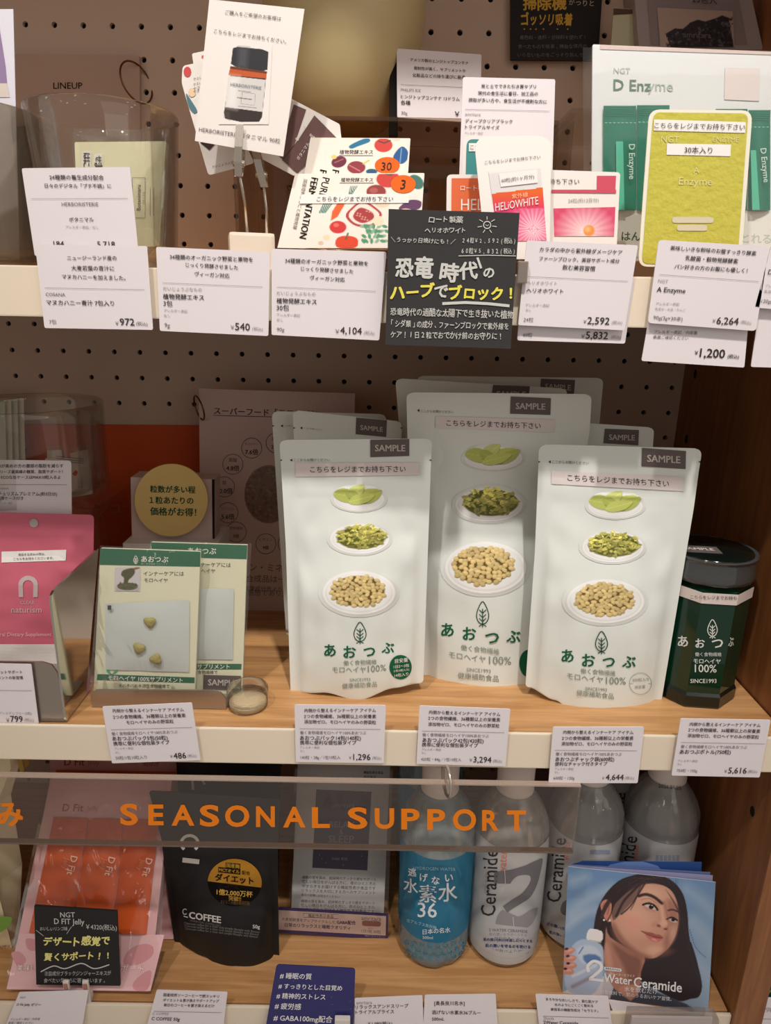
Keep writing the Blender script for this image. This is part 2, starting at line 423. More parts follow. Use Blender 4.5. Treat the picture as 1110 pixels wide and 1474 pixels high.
DK = ink(62, 52, 54); MD = ink(112, 102, 104); LT = ink(158, 148, 148); BLACK = ink(22, 18, 18); WHITE_INK = ink(238, 234, 228)
PAPER = mat('price_card_paper', (228, 221, 224), .75, spec=.2)
PAPER2 = mat('white_card_paper', (236, 230, 224), .6, spec=.3)
def price_card(name, k, q, Y, items, label, r=.0012, tilt=0, yaw=0, group='price cards', m=None, cat='price card', rules=()):
    pq = (k[0]+q[3][0]/k[2], k[1]+q[3][1]/k[2])
    sf = Plane(atY(pq, Y), tilt, yaw, k); mb = MB(); sheet(mb, sf, q, m or PAPER, .0006, r)
    for it in items:
        t, x0, y0, x1, y1 = it[:5]; c = it[5] if len(it) > 5 else DK; bo = it[6] if len(it) > 6 else (.007 if c is DK else 0.0)
        text(mb, sf, t, (x0, y0), (x1, y1), c, bo)
    for (x0, y0, x1, y1) in rules: pline(mb, sf, [(x0, y0), (x1, y1)], .45*k[2], MD)
    o = mb.build(name); tag(o, label, cat, group)
    return o, sf
# ------------------------------------------------------------------ the fixture: perforated back, side panel, shelves
Z1, Z2, Z3, ZT = 1.4145, 1.107, .843, 1.80
XP, YF = .3098, -.268
OAK = wood('oak_shelf', (176, 128, 80), (208, 160, 108))
OAKP = wood('oak_panel', (128, 78, 42), (156, 102, 58), sc=(34, 34, 2.2))  # panel oak darkened, the shade of its inner face put into the colour
PEG = mat('perforated_board_paint', (206, 184, 166), .55, bump=.03, scale=300)
DARKV = mat('dark_void', (16, 12, 10), .9)
RAIL = mat('cream_rail', (232, 218, 196), .5)
mb = MB(); nseg = 16; pitch = .025; hr = .0024
for i in range(-10, 25):
    for j in range(-11, 34):
        cx, cz = (i-12)*pitch, 1.6214-j*pitch
        xl, xr = cx-pitch/2, min(cx+pitch/2, XP); zl, zr = cz-pitch/2, cz+pitch/2
        sq, ci = [], []
        for n_ in range(nseg):
            a = 2*math.pi*(n_+.5)/nseg; c_, s_ = math.cos(a), math.sin(a); q = max(abs(c_), abs(s_))
            # put the corners exactly on the square
            if n_ % 4 == 1 or n_ % 4 == 2:
                c2, s2 = (1 if c_ > 0 else -1), (1 if s_ > 0 else -1)
                if n_ % 4 == 1 and n_ // 4 in (0, 2) or n_ % 4 == 1: pass
            sq.append((c_/q, s_/q)); ci.append((c_, s_))
        corners = []
        sqp = [((xr if x > 0 else xl) if abs(x) > .999 else cx+x*pitch/2, (zr if z > 0 else zl) if abs(z) > .999 else cz+z*pitch/2) for x, z in sq]
        sqp = [(min(x, XP), z) for x, z in sqp]
        vs_ = [(x, 0, z) for x, z in sqp]+[(cx+hr*c, 0, cz+hr*s_) for c, s_ in ci]+[(cx+hr*c, .004, cz+hr*s_) for c, s_ in ci]
        fs = []
        for n_ in range(nseg):
            k = (n_+1) % nseg
            f = [n_, k, nseg+k, nseg+n_]
            (x1, z1), (x2, z2) = sqp[n_], sqp[k]
            if abs(x1-x2) > 1e-6 and abs(z1-z2) > 1e-6:      # a corner of the square lies between
                vs_.append((xr if x1 > cx else xl, 0, zr if z1 > cz else zl)); f = [n_, len(vs_)-1, k, nseg+k, nseg+n_]
            fs.append(f); fs.append([nseg+n_, nseg+k, 2*nseg+k, 2*nseg+n_])
        mb.add(vs_, fs, PEG)
mb.box((-.13, .0065, 1.36), (.9, .004, 1.25), DARKV)
structure(mb.build('wall_back'))
mb = MB(); mb.box((XP+.012, YF/2-.0025+.02, 1.35), (.024, -YF+.045, 1.21), OAKP, bev=.0008)
for p in [(1083, 1168), (1000.8, 538.6), (988, 632)]:
    P = atX(p, XP-.0001)
    mb.add([(P.x, P.y+.0032*math.cos(a), P.z+.0045*math.sin(a)) for a in [2*math.pi*i/14 for i in range(14)]], [list(range(14))], DARKV)
structure(mb.build('wall_right'))
mb = MB(); mb.box((-.60, -.13, 1.35), (.024, .29, 1.21), OAKP); structure(mb.build('wall_left'))
mb = MB(); mb.box((-.14, -.134, ZT-.012), (.899, .268, .024), OAK); structure(mb.build('shelf_above'))  # unseen shelf above, put in to shade the back; height fitted to the light
def shelf(z, lab):
    e = empty('display_shelf', (-.139, YF/2, z-.022)); tag(e, lab, 'shelf', 'display shelves')
    m = MB(); m.box((-.139, YF/2+.001, z-.011), (.895, -YF-.003, .0215), OAK, bev=.0006); m.build('board', e)
    m = MB(); m.box((-.139, YF-.0008, z-.0135), (.897, .0028, .0285), RAIL, bev=.0009); m.build('price_rail', e)
    return e
shelf(Z1, 'upper oak shelf with cream front rail under the glass tumbler and yellow card')
shelf(Z2, 'middle oak shelf with cream front rail carrying the white seed pouches')
shelf(Z3, 'bottom oak shelf with cream front rail carrying the water bottles')
# the neighbouring bay, a sliver past the side panel
mb = MB(); mb.box((.41, YF/2, Z3-.011), (.146, -YF, .022), OAK, bev=.0006); o = mb.build('display_shelf')
tag(o, 'oak shelf end of the neighbouring bay, right of the side panel', 'shelf')
kz = (1010, 1230, 6.04)
price_card('price_card', kz, [(528, 1245), (1100, 1265), (1060, 1720), (455, 1700)], -.272, [('amritara', 520, 1335, 640, 1340, LT), ('ヘアケア', 535, 1362, 640, 1366, MD)],
           'white card at the right frame edge below the teal pack, beyond the wooden panel', rules=[(510, 1430, 900, 1440)])
sf = Plane(atY((1110, 1436), -.262), 0, 0); mb = MB(); sheet(mb, sf, [(1100, 1404), (1200, 1410), (1185, 1492), (1086, 1490)], mat('teal_pack', (30, 90, 96), .4), .004, .002)
pline(mb, sf, [(1106, 1430), (1112, 1424), (1125, 1424)], 2, ink(190, 175, 90)); o = mb.build('product_pack'); tag(o, 'teal pack with a gold curve at the right frame edge beyond the panel', 'pack')

# ------------------------------------------------------------------ upper shelf
K1 = (0, 0, 3.7); K2 = (250, 0, 3.7); K3 = (540, 0, 3.7); K4 = (810, 0, 3.7); K5 = (0, 230, 3.7); K6 = (220, 230, 3.2647); K7 = (540, 230, 3.7); K8 = (810, 260, 3.7)
ACR = clear('clear_acrylic', (252, 251, 248), .006, .3, .03, .004)
SMOKE = clear('smoked_acrylic', (226, 214, 202), .03, .25, .05, .10, (150, 124, 100))
GLASS = clear('thin_glass', (253, 253, 251), .02, .5, .02, .008, (225, 222, 214))
GREYGLASS = clear('grey_frosted_glass', (214, 208, 198), .03, .4, .12, .14, (170, 162, 150))
STEEL = mat('brushed_steel', (176, 166, 156), .32, .9, bump=.05, scale=60, stretch=(1, 1, 30))
CHROME = mat('polished_steel', (206, 198, 186), .25, .9)
BRONZE = mat('bronze_wire', (120, 84, 56), .3, .9)
FILM = clear('clear_film', (246, 246, 244), .045, .45, .10, .03, bump=.9, scale=26, stretch=(1, 1, .5))
# lilac leaflets at the far left
for i in range(5):
    xr = 19-i*3.2; sf = Plane(atY((10, 372), -.205+i*.004), 4)
    mb = MB(); sheet(mb, sf, [(-95, 14+(i % 2)*1.5), (xr, 13+(i*7 % 3)), (xr+9, 374), (-80, 374)], mat('lilac_paper', (196, 186, 206), .5) if i else mat('lilac_white_paper', (222, 220, 230), .5), .0005)
    if i == 0: ppoly(mb, sf, [(-80, 20), (-4, 20), (8, 96), (10, 120), (-80, 120)], ink(150, 130, 165))
    if i == 0: ppoly(mb, sf, [(-80, 120), (10, 120), (14, 140), (-80, 140)], ink(216, 205, 196))
    tag(mb.build('leaflet'), 'lilac leaflet in the upright stack at the far left of the upper shelf', 'leaflet', 'lilac leaflets')
def tumbler(name, lx, rx, ry, Yc, zb, m, label, base=.9, wall=.0016, thick=.008):
    L, R = atY(lx, Yc), atY(rx, Yc); cx = (L.x+R.x)/2; r = (R.x-L.x)/2; H = (L.z+R.z)/2-zb
    mb = MB()
    prof = [(0.0001, .0005), (r*base-.004, .0003), (r*base, .003)]+[(r*(base+(1-base)*t), .003+(H-.003)*t) for t in [.1, .3, .5, .7, .9, 1]]
    prof += [(r-wall*.5, H+.0008), (r-wall, H)]+[(r*(base+(1-base)*t)-wall, thick+(H-thick)*t) for t in [.9, .7, .5, .3, .1, .02]]+[(r*base-.006, thick-.002), (0.0001, thick-.001)]
    mb.lathe(prof, (cx, Yc, zb), m, 64); o = mb.build(name, origin=(cx, Yc, zb)); tag(o, label, 'tumbler', 'clear tumblers'); return o, cx, r
tumbler('tumbler', (-150, 160), (45, 164), 0, -.20, Z1, GREYGLASS, 'greyish tumbler cut off by the left edge of the upper shelf', .88)
t1, tx, tr_ = tumbler('tumbler', (42, 158), (253, 171), 0, -.20, Z1, GLASS, 'large clear glass tumbler on the upper shelf holding a cream sachet', .86)
# cream sachet in a clear bag, in the tumbler
sf = Plane(atY((170, 364), -.212), 6, 0, K1, None)
mb = MB(); q = [(397, 757), (884, 752), (850, 1310), (420, 1340)]; sheet(mb, sf, q, mat('cream_sachet', (232, 228, 194), .35, bump=.4, scale=45), .006, .001)
prect(mb, sf, 436, 806, 486, 900, WHITE_INK, .0004); prect(mb, sf, 502, 818, 546, 900, WHITE_INK, .0004)
for t, x, y0, y1 in [('には', 461, 812, 890), ('ませ', 524, 826, 892)]:
    for c_, yy in zip(t[::-1], (y0+20, y0+58)): text(mb, sf, c_, (x, yy-17), (x, yy+17), BLACK, .02, .0008)
sf.up = (0, -1)
text(mb, sf, 'Botanimaru', (738, 1120), (738, 985), MD, .01); text(mb, sf, 'ボタニマル', (765, 1090), (765, 1020), MD)
for y in (0, 1): pline(mb, sf, [(705+y*68, 946), (705+y*68, 1160)], 2, MD)
pline(mb, sf, [(705, 1160), (773, 1160)], 2, MD); pline(mb, sf, [(705, 946), (773, 946)], 2, MD)
for y in (800, 818): pline(mb, sf, [(y, 1000), (y, 1150)], 3, LT)
s1 = mb.build('sachet'); tag(s1, 'cream powder sachet with vertical printing inside the large clear tumbler', 'sachet')
mb = MB(); v = []; f = []
sfb = Plane(sf.o+Vector((0, -.004, 0)), 6, 0, K1)
for j in range(13):
    for i in range(13):
        p = blerp([(388, 683), (905, 690), (880, 1320), (400, 1345)], i/12, j/12); v.append(sfb.at(p, .002*noise.noise(Vector((i*.6, j*.6, 3)))))
for j in range(12):
    for i in range(12): f.append([j*13+i, j*13+i+1, j*13+i+14, j*13+i+13])
mb.add(v, f, FILM, True); mb.build('clear_film', s1)

# LINEUP booklet hung on the back board by a ring
def ring(name, c, r, axis, wire, m, parent=None):
    a = Vector(axis).normalized(); u = a.orthogonal().normalized(); w_ = a.cross(u); c = Vector(c)
    mb = MB(); mb.tube([c+u*r*math.cos(t)+w_*r*math.sin(t) for t in [2*math.pi*i/32 for i in range(32)]], wire, m, 8, True); return mb.build(name, parent)
sf = Plane(atY((100, 200), -.006), 0, 0, K1); mb = MB()
sheet(mb, sf, [(55, 290), (742, 297), (752, 1390), (70, 1390)], mat('taupe_booklet', (188, 162, 146), .6), .004, .001)
text(mb, sf, 'LINEUP', (284, 455), (438, 455), BLACK, .004)
b1 = mb.build('booklet'); tag(b1, 'taupe booklet lettered LINEUP hanging on the back board behind the large tumbler', 'booklet')
P = sf.at((742, 452)); ring('binder_ring', P+Vector((0, -.007, 0)), .0165, (.84, -.50, .2), .0008, BRONZE, b1)

# clip stand with two clips
P = atY((350, 377), -.238); e = empty('memo_clip_stand', (P.x+.004, -.23, Z1)); tag(e, 'white wooden block with two wire clips holding cards on the upper shelf', 'clip stand')
rot = Matrix.Rotation(math.radians(14), 3, 'Z'); ht = atY((350, 335), -.238).z-Z1
mb = MB(); mb.box((P.x+.004, -.23, Z1+ht/2), (.0275, .024, ht), mat('white_painted_wood', (228, 218, 202), .55, bump=.15, scale=80), rot, .002); mb.build('block', e)
CY = -.240
def clip(top, bot, root, Yt):
    a, b, c_ = atY(top, Yt), atY(bot, Yt), atY(root, -.232)
    mb = MB(); mb.tube([c_, c_.lerp(b, .5)+Vector((.001, 0, 0)), b], .0009, CHROME, 8); mb.build('wire', e)
    mb = MB(); d = (a-b).normalized(); n_ = d.cross(Vector((1, 0, 0))).normalized()
    for s_, w_ in ((-1, .0022), (1, .0024)):
        path = [b-d*.003, b+n_*s_*.003+d*.004, b+n_*s_*.0034+d*.012, a+n_*s_*.0009]
        x = Vector((1, 0, 0)); v = []
        for p in path: v += [p-x*w_, p+x*w_, p+x*w_+n_*s_*.0006, p-x*w_+n_*s_*.0006]
        f = []
        for k in range(3):
            for j in range(4): f.append([k*4+j, k*4+(j+1) % 4, k*4+4+(j+1) % 4, k*4+4+j])
        f += [[3, 2, 1, 0], [12, 13, 14, 15]]; mb.add(v, f, CHROME)
    mb.tube([b-Vector((.0035, 0, 0))+d*.004, b+Vector((.0035, 0, 0))+d*.004], .0018, CHROME, 10)
    mb.build('clip', e)
clip((346, 180), (344, 246), (356, 335), -.2505); clip((368, 215), (379, 262), (384, 338), -.236)
sf = Plane(atY((330, 200), -.250), 0, 0, K2); mb = MB(); q = [(190, -4), (697, 48), (583, 833), (113, 750)]; sheet(mb, sf, q, PAPER2, .0006)
text(mb, sf, 'ご購入をご希望のお客様は', (275, 64), (572, 100), MD); text(mb, sf, 'こちらをレジまでお持ちください。', (215, 164), (600, 222), MD)
text(mb, sf, 'HERBORISTERIE ボタニマル 90粒', (135, 688), (568, 752), MD)
def jar(p):
    p.poly([(312, 372), (297, 415), (268, 600), (275, 632), (360, 650), (455, 648), (470, 625), (492, 420), (497, 385)], (58, 48, 46))
    p.poly([(303, 352), (497, 380), (494, 418), (292, 400)], (196, 92, 48)); p.poly([(303, 352), (497, 380), (496, 393), (300, 366)], (70, 44, 34), al=.7)
    p.poly([(316, 256), (340, 250), (470, 262), (505, 276), (500, 372), (470, 378), (330, 355), (305, 340)], (50, 50, 54))
    p.poly([(345, 253), (400, 256), (390, 362), (340, 355)], (84, 84, 90), soft=30, al=.8)
    p.poly([(292, 403), (490, 425), (472, 596), (275, 570)], (214, 210, 206)); p.poly([(292, 403), (350, 410), (335, 580), (275, 570)], (236, 232, 228), soft=40, al=.8)
    p.poly([(272, 590), (300, 597), (300, 640), (270, 625)], (90, 80, 78), soft=12, al=.6)
    for y, a in ((495, 0), (500, 60)): pass
    p.line([(365, 492), (435, 500), (430, 562), (358, 552), (365, 492)], 2, (150, 150, 150))
    p.line([(345, 483), (410, 491)], 4, (140, 140, 145)); p.line([(340, 520), (415, 530)], 5, (120, 120, 125)); p.line([(345, 565), (440, 575)], 4, (150, 150, 155))
picture(mb, sf, [(252, 240), (525, 240), (505, 662), (240, 662)], 84, 130, jar, (236, 230, 224), .0003, .6)
text(mb, sf, 'HERBORISTERIE', (303, 448), (468, 468), ink(110, 130, 135), .0, .0006)
tag(mb.build('product_card'), 'white card with a picture of an amber jar held up by the left wire clip', 'card')
# sample cards fanned behind it
sf = Plane(atY((330, 200), -.236), 0, 0, K2); mb = MB(); sheet(mb, sf, [(48, 350), (170, 326), (430, 868), (185, 934), (42, 440)], PAPER2, .0005, .002)
ppoly(mb, sf, ellp(73, 382, 20, 27), ink(208, 84, 84)); ppoly(mb, sf, smooth([(66, 498), (100, 545), (125, 590), (108, 602), (82, 570)]), ink(92, 128, 138)); ppoly(mb, sf, ellp(98, 492, 20, 24), ink(236, 208, 172))
for i, y in enumerate((422, 450, 474, 490)): text(mb, sf, 'やさしい植物の' [:4-i//2], (105, y), (165-i*4, y-14), DK)
ppoly(mb, sf, [(140, 760), (250, 735), (190, 800)], ink(74, 58, 58)); text(mb, sf, 'だいじょうぶなもの', (205, 890), (350, 856), MD)
tag(mb.build('sample_card'), 'white card with red and green floral print fanned out behind the jar card', 'card')
sf = Plane(atY((330, 200), -.230), 0, 0, K2); mb = MB(); sheet(mb, sf, [(97, 285), (230, 258), (280, 420), (120, 440)], PAPER2, .0005, .001); ppoly(mb, sf, ellp(160, 302, 12, 8), ink(214, 104, 104))
tag(mb.build('sample_card'), 'small white card corner with a red dot peeking out top left behind the jar card', 'card')
sf = Plane(atY((430, 200), -.226), 0, 0, K2); mb = MB(); sheet(mb, sf, [(560, 500), (635, 530), (885, 662), (894, 742), (800, 900), (640, 936), (440, 830)], PAPER2, .0012, .001)
BRN = mat('brown_leaflet_ink', (112, 82, 80), .45, var=.25, scale=60)
for q in ([(640, 556), (706, 584), (640, 780), (583, 850), (560, 830)], [(750, 614), (872, 738), (658, 922), (578, 852), (660, 750)]): mb.poly([sf.at(p, .0004) for p in q], BRN)
text(mb, sf, 'Botanical', (655, 745), (700, 660), WHITE_INK, 0, .0008); text(mb, sf, 'ボタニマル', (660, 850), (720, 760), WHITE_INK, 0, .0008); text(mb, sf, '90粒', (725, 715), (755, 745), WHITE_INK, 0, .0008)
tag(mb.build('leaflet'), 'white leaflet with dark brown panels held in the right wire clip', 'leaflet')

# smoked risers
def riser(name, xl, xr, yf, yb, z, zb, m, label, th=.003):
    e = empty(name, ((xl+xr)/2, (yf+yb)/2, zb)); tag(e, label, 'riser')
    mb = MB(); mb.box(((xl+xr)/2, (yf+yb)/2, z-th/2), (xr-xl, yb-yf, th), m, bev=.0005); mb.build('top_plate', e)
    for x in (xl+th/2, xr-th/2):
        mb = MB(); mb.box((x, (yf+yb)/2, (z-th+zb)/2), (th, yb-yf, z-th-zb), m, bev=.0005); mb.build('leg', e)
    mb = MB(); mb.box(((xl+xr)/2, yb-th/2, (z-th+zb)/2), (xr-xl-2*th, th, z-th-zb), m, bev=.0005); mb.build('back_panel', e)
    return e
ZR = 1.531
riser('display_riser', atY((338, 300), -.11).x, atY((806, 172), -.11).x, -.11, -.02, ZR, Z1, SMOKE, 'smoked acrylic riser carrying the cream bowl on the upper shelf')
XR2 = atY((823, 155), -.135).x; ZR2 = atY((823, 155), -.135).z
riser('display_riser', XR2, .30, -.135, -.012, ZR2, Z1, ACR, 'clear acrylic riser at the right of the upper shelf behind the large sheet')
# cream bowl with a dark green lid
Yc = -.068; cx = atY((494, 166), -.09).x
prof = [(.0001, 0), (.030, 0), (.033, .0015), (.042, .013), (.0505, .028), (.0565, .044), (.0605, .062), (.0625, .078), (.0625, .094), (.061, .1), (.059, .1), (.0595, .08), (.035, .006), (.0001, .004)]
e = empty('bowl', (cx, Yc, ZR)); tag(e, 'large cream bowl with a dark green lid on the smoked riser', 'bowl')
mb = MB(); mb.lathe(prof, (cx, Yc, ZR), mat('cream_ceramic', (208, 192, 144), .4), 64); mb.build('body', e)
mb = MB(); mb.lathe([(.0001, .116), (.03, .114), (.0575, .104), (.0585, .1005), (.0585, .098), (.0001, .098)], (cx, Yc, ZR), mat('dark_green_lid', (26, 84, 52), .3), 48); mb.build('lid', e)
def cardtexts(mb, sf, L):
    for it in L: text(mb, sf, it[0], (it[1], it[2]), (it[3], it[4]), it[5] if len(it) > 5 else DK, it[6] if len(it) > 6 else 0)
o, sf = price_card('price_card', K3, [(115, 258), (567, 290), (560, 655), (118, 626)], -.107, [('アメリカ製のヒンジトップコンテナ', 188, 318, 497, 336), ('密封性が高く、サプリメントや', 207, 362, 482, 378), ('化粧品などの持ち運びに最適', 200, 400, 480, 412),
    ('PHILIPS RX', 137, 477, 243, 482, LT), ('ヒンジトップコンテナ 13ドラム', 137, 514, 450, 528), ('各種', 137, 546, 188, 548), ('30g', 140, 600, 172, 602, MD), ('￥1,080', 425, 606, 540, 612)],
    'white price card standing beside the cream bowl on the smoked riser', rules=[(137, 450, 540, 468)], group='price cards')
mb = MB(); P = sf.at((102, 440)); mb.box((P.x, -.100, (ZR+P.z)/2+.012), (.007, .008, .07), DARKV, bev=.001); mb.build('holder_edge', o)
price_card('price_card', K3, [(468, 410), (960, 422), (930, 1385), (432, 1385)], -.215, [('炭と土でできた引き算サプリ', 566, 458, 857, 462), ('現代の食生活に着目、加工品の', 548, 496, 868, 500), ('摂取が多い方や、食生活が不規則な方に', 498, 532, 915, 542),
    ('amritara', 480, 606, 562, 608, LT), ('ディープクリアブラック', 480, 644, 732, 648), ('トライアルサイズ', 480, 676, 662, 680), ('アレルギー表記', 478, 708, 575, 710, LT)],
    'tall white card between the cream bowl and the black hanging board', rules=[(480, 582, 928, 592)], tilt=3)
BOARD = mat('black_board', (34, 31, 32), .7, bump=.05, scale=200)
BOARD2 = mat('charcoal_board', (52, 50, 51), .75, bump=.05, scale=200)
CHALK = ink(205, 205, 200); GOLD = ink(214, 172, 72); YEL = ink(232, 220, 92); GREYC = ink(120, 116, 114)
sf = Plane(atY((800, 80), -.008), 0, 0, K3); mb = MB(); sheet(mb, sf, [(722, -90), (1215, -90), (1187, 323), (722, 318)], BOARD, .003)
hand(mb, sf, '掃除機', (785, 18), (1020, 22), GOLD, .035); hand(mb, sf, 'がっりと', (1030, 14), (1172, 16), ink(190, 180, 160), .01)
hand(mb, sf, 'ゴッソリ吸着', (775, 104), (1052, 106), GOLD, .04, ys=1.5)
for x in (795, 828, 857, 897, 971, 1026): ppoly(mb, sf, ellp(x, 155, 4, 4, 8), GOLD)
for y, t, a, b in ((200, '着色料・香料・甘味料を使わず！', 770, 1130), (248, '食べたものを吸着、無駄な体内の', 760, 1130), (294, 'いらないものをごっそり包んで', 755, 1110)): hand(mb, sf, t, (a, y), (b, y-2), GREYC, .0)
tag(mb.build('message_board'), 'black hand lettered board with gold characters hanging at the top of the back board', 'board')
# pale green card and shallow box at the top right
sf = Plane(atY((897, 60), -.05), 0, 0, K4); mb = MB(); sheet(mb, sf, [(272, 42), (378, 48), (395, 260), (256, 260)], mat('pale_green_card', (196, 194, 160), .5), .002); ppoly(mb, sf, [(272, 44), (376, 50), (376, 74), (270, 80)], ink(96, 74, 62))
tag(mb.build('product_card'), 'pale green card with a brown top stripe left of the grey charcoal box', 'card')
sf = Plane(atY((1000, 62), -.06), 8, 0, K4); mb = MB(); sheet(mb, sf, [(376, -90), (990, -90), (1068, 262), (408, 262)], mat('grey_carton', (172, 160, 160), .6), .024)
pquad(mb, sf, [(445, -60), (930, -60), (985, 240), (470, 240)], mat('grey_carton_panel', (150, 136, 138), .6), .0004); ppoly(mb, sf, [(503, 40), (880, 60), (905, 245), (520, 245)], ink(188, 166, 152), .0008)
def charcoal(p):
    r2 = np.random.default_rng(3)
    pts = [(548, 180), (600, 150), (640, 155), (680, 120), (720, 105), (760, 115), (820, 95), (850, 82), (885, 95), (912, 250), (575, 250)]
    p.poly(pts, (48, 42, 46), 3)
    for i in range(260):
        x, y = r2.uniform(550, 905), r2.uniform(95, 245); g = r2.choice([18, 30, 70, 96, 120])
        p.ell(x, y, r2.uniform(3, 10), r2.uniform(2, 6), (g, g*.95, g), r2.uniform(0, 3), 3, .8*(1 if y > 190-(x-550)*.32 else 0))
picture(mb, sf, [(503, 40), (905, 60), (915, 250), (520, 250)], 76, 40, charcoal, (188, 166, 152), .0012)
text(mb, sf, 'amritara', (640, 182), (790, 188), ink(120, 110, 112), .01, .0018); text(mb, sf, '25包入', (690, -5), (820, 5), DK, .0, .0018)
tag(mb.build('carton'), 'grey carton with a picture of charcoal at the top right of the upper shelf', 'box')

# plant extract sachets in a wire basket
def veg(p, back=False):
    d = -51 if back else 0; ox = 0
    def e(x, y, a, b, c, r=0): p.ell(x, y, a, b, c, r, 1.0)
    if not back:
        e(559, 258, 17, 12, (204, 66, 58)); p.line([(550, 249), (562, 252), (572, 247)], 1.5, (60, 90, 60), 1)
        e(541.6, 276, 14, 10, (150, 62, 60)); e(538, 274, 6, 4, (176, 92, 86))
        p.poly([(486, 292), (497, 293), (486, 312), (476, 318), (478, 305)], (226, 100, 52), 1)
        for i in range(5): p.line([(466+i*3, 293), (460+i*2, 306)], 1.5, (90, 130, 118), 1)
        for i in range(4): p.line([(505+i*3, 268), (502+i, 282)], 1.2, (86, 120, 110), 1)
        p.poly(smooth([(523, 289), (545, 302), (549, 312), (535, 326), (512, 325), (498, 312), (505, 300)]), (178, 64, 66), 1); p.poly(smooth([(523, 292), (543, 304), (545, 312), (533, 323), (513, 322), (502, 311), (508, 301)]), (240, 224, 208), 1)
        p.poly(smooth([(521, 299), (536, 306), (537, 315), (522, 321), (509, 314), (512, 304)]), (170, 62, 66), 1)
        for i in range(14): e(512+(i*7 % 25), 303+(i*5 % 16), 1.2, 1, (226, 176, 150))
        e(486.5, 327, 12, 9, (206, 58, 56)); e(484, 324, 4, 3, (226, 110, 98))
        p.poly(smooth([(484, 345), (492, 340), (506, 340), (515, 345), (512, 356), (486, 356)]), (220, 74, 46), 1); p.line([(498, 344), (501, 336)], 2, (70, 110, 70), 1)
        for i in range(26):
            x, y = 522+(i*11 % 36), 326+(i*7 % 28); e(x, y, 4, 2.2, (88, 148, 112) if i % 3 else (140, 182, 150), i)
        e(599, 262, 12, 9, (66, 118, 106), .7); p.poly(smooth([(574, 300), (590, 288), (606, 290), (604, 300), (588, 304)]), (98, 62, 98), 1)
        e(470, 342, 5, 4, (236, 214, 180)); e(462, 350, 4, 3, (222, 190, 170)); e(550, 291, 12, 8, (232, 206, 176)); e(545, 318, 8, 7, (238, 220, 190)); e(584, 312, 14, 12, (238, 196, 160))
    else:
        p.poly(smooth([(503, 210), (518, 202), (530, 199), (532, 204), (517, 210), (506, 214)]), (44, 116, 156), 1)
        e(552, 209, 13, 10, (208, 70, 62)); p.line([(545, 203), (553, 206), (562, 202)], 1.5, (60, 70, 70), 1)
        p.poly(smooth([(566, 228), (572, 216), (580, 211), (587, 218), (586, 230), (577, 236)]), (46, 92, 148), 1); p.line([(578, 214), (576, 234)], 1.5, (130, 170, 200), 1)
        e(513, 241, 13, 9, (146, 58, 70)); p.line([(503, 238), (518, 246)], 1.5, (206, 130, 130), 1); p.line([(523, 236), (531, 231)], 2, (226, 190, 90), 1)
        e(488, 233, 11, 8, (112, 46, 66), -.3); p.line([(482, 234), (494, 229)], 1.5, (176, 110, 110), 1); e(481, 226, 4, 3, (236, 206, 120))
        e(570, 200, 6, 3, (240, 210, 180)); e(535, 247, 8, 4, (46, 90, 120))
for back in (True, False):
    q = [(447, 198), (591, 199), (580, 357), (420, 357)] if back else [(425, 250), (611, 249), (604, 358), (399, 358)]
    sf = Plane(atY((500, 366), -.236 if back else -.246), 7 if back else 9); mb = MB(); sheet(mb, sf, q, mat('sachet_paper', (238, 230, 218), .45), .003, .0008)
    pq_ = [(475, 199), (590, 200), (583, 255), (462, 255)] if back else [(456, 251), (611, 250), (604, 357), (440, 357)]
    picture(mb, sf, pq_, 110, 60 if back else 100, lambda p: veg(p, back), (238, 230, 218))
    if back:
        sf.up = (.1, -1); text(mb, sf, '植物発酵エキス', (489, 219), (537, 219), DK, .01); pline(mb, sf, [(488, 224), (537, 224)], .8, DK)
        for x in (484, 466): text(mb, sf, 'F', (x, 245), (x-1, 250), BLACK, .02)
        ppoly(mb, sf, ellp(557.5, 238, 18, 12), ink(226, 104, 40), .0006); text(mb, sf, '30', (549, 239), (564, 239), DK, 0, .0009)
        lab = 'plant extract sachet with an orange 30 disc, behind the other in the wire basket'
    else:
        text(mb, sf, 'FERMENTATION', (453.6, 256), (436, 343), BLACK, .012, ys=1.15); text(mb, sf, 'PURE', (470, 256), (464, 284), BLACK, .012, ys=1.15); text(mb, sf, '国産原料まるごと植物発酵', (440, 258), (424, 330), MD)
        text(mb, sf, '植物発酵エキス', (491, 259), (537, 259), DK, .01); pline(mb, sf, [(489, 263.5), (538, 263.5)], .8, DK)
        ppoly(mb, sf, ellp(580.5, 265, 18, 13), ink(230, 106, 40), .0006); text(mb, sf, '3', (577, 265), (584, 265), DK, 0, .0009)
        pquad(mb, sf, [(434, 280), (590, 279), (588, 292), (431, 293)], WHITE_INK, .0007); text(mb, sf, 'こちらをレジまでお持ち下さい', (456, 286.5), (566, 286.5), DK, 0, .001)
        lab = 'plant extract sachet with an orange 3 disc, in front in the wire basket'
    tag(mb.build('sachet'), lab, 'sachet')
a, b = atY((400, 358), -.262), atY((556, 364), -.262); e = empty('wire_basket', ((a.x+b.x)/2, -.235, Z1)); tag(e, 'bronze wire basket holding the vegetable printed sachets', 'basket')
zt = (a.z+b.z)/2; c4 = [(a.x, -.262), (b.x, -.262), (b.x, -.212), (a.x, -.212)]
for z, nm in ((zt, 'rim'), (Z1+.0012, 'base_frame')):
    mb = MB(); mb.tube([Vector((x, y, z)) for x, y in c4], .0011, BRONZE, 8, True); mb.build(nm, e)
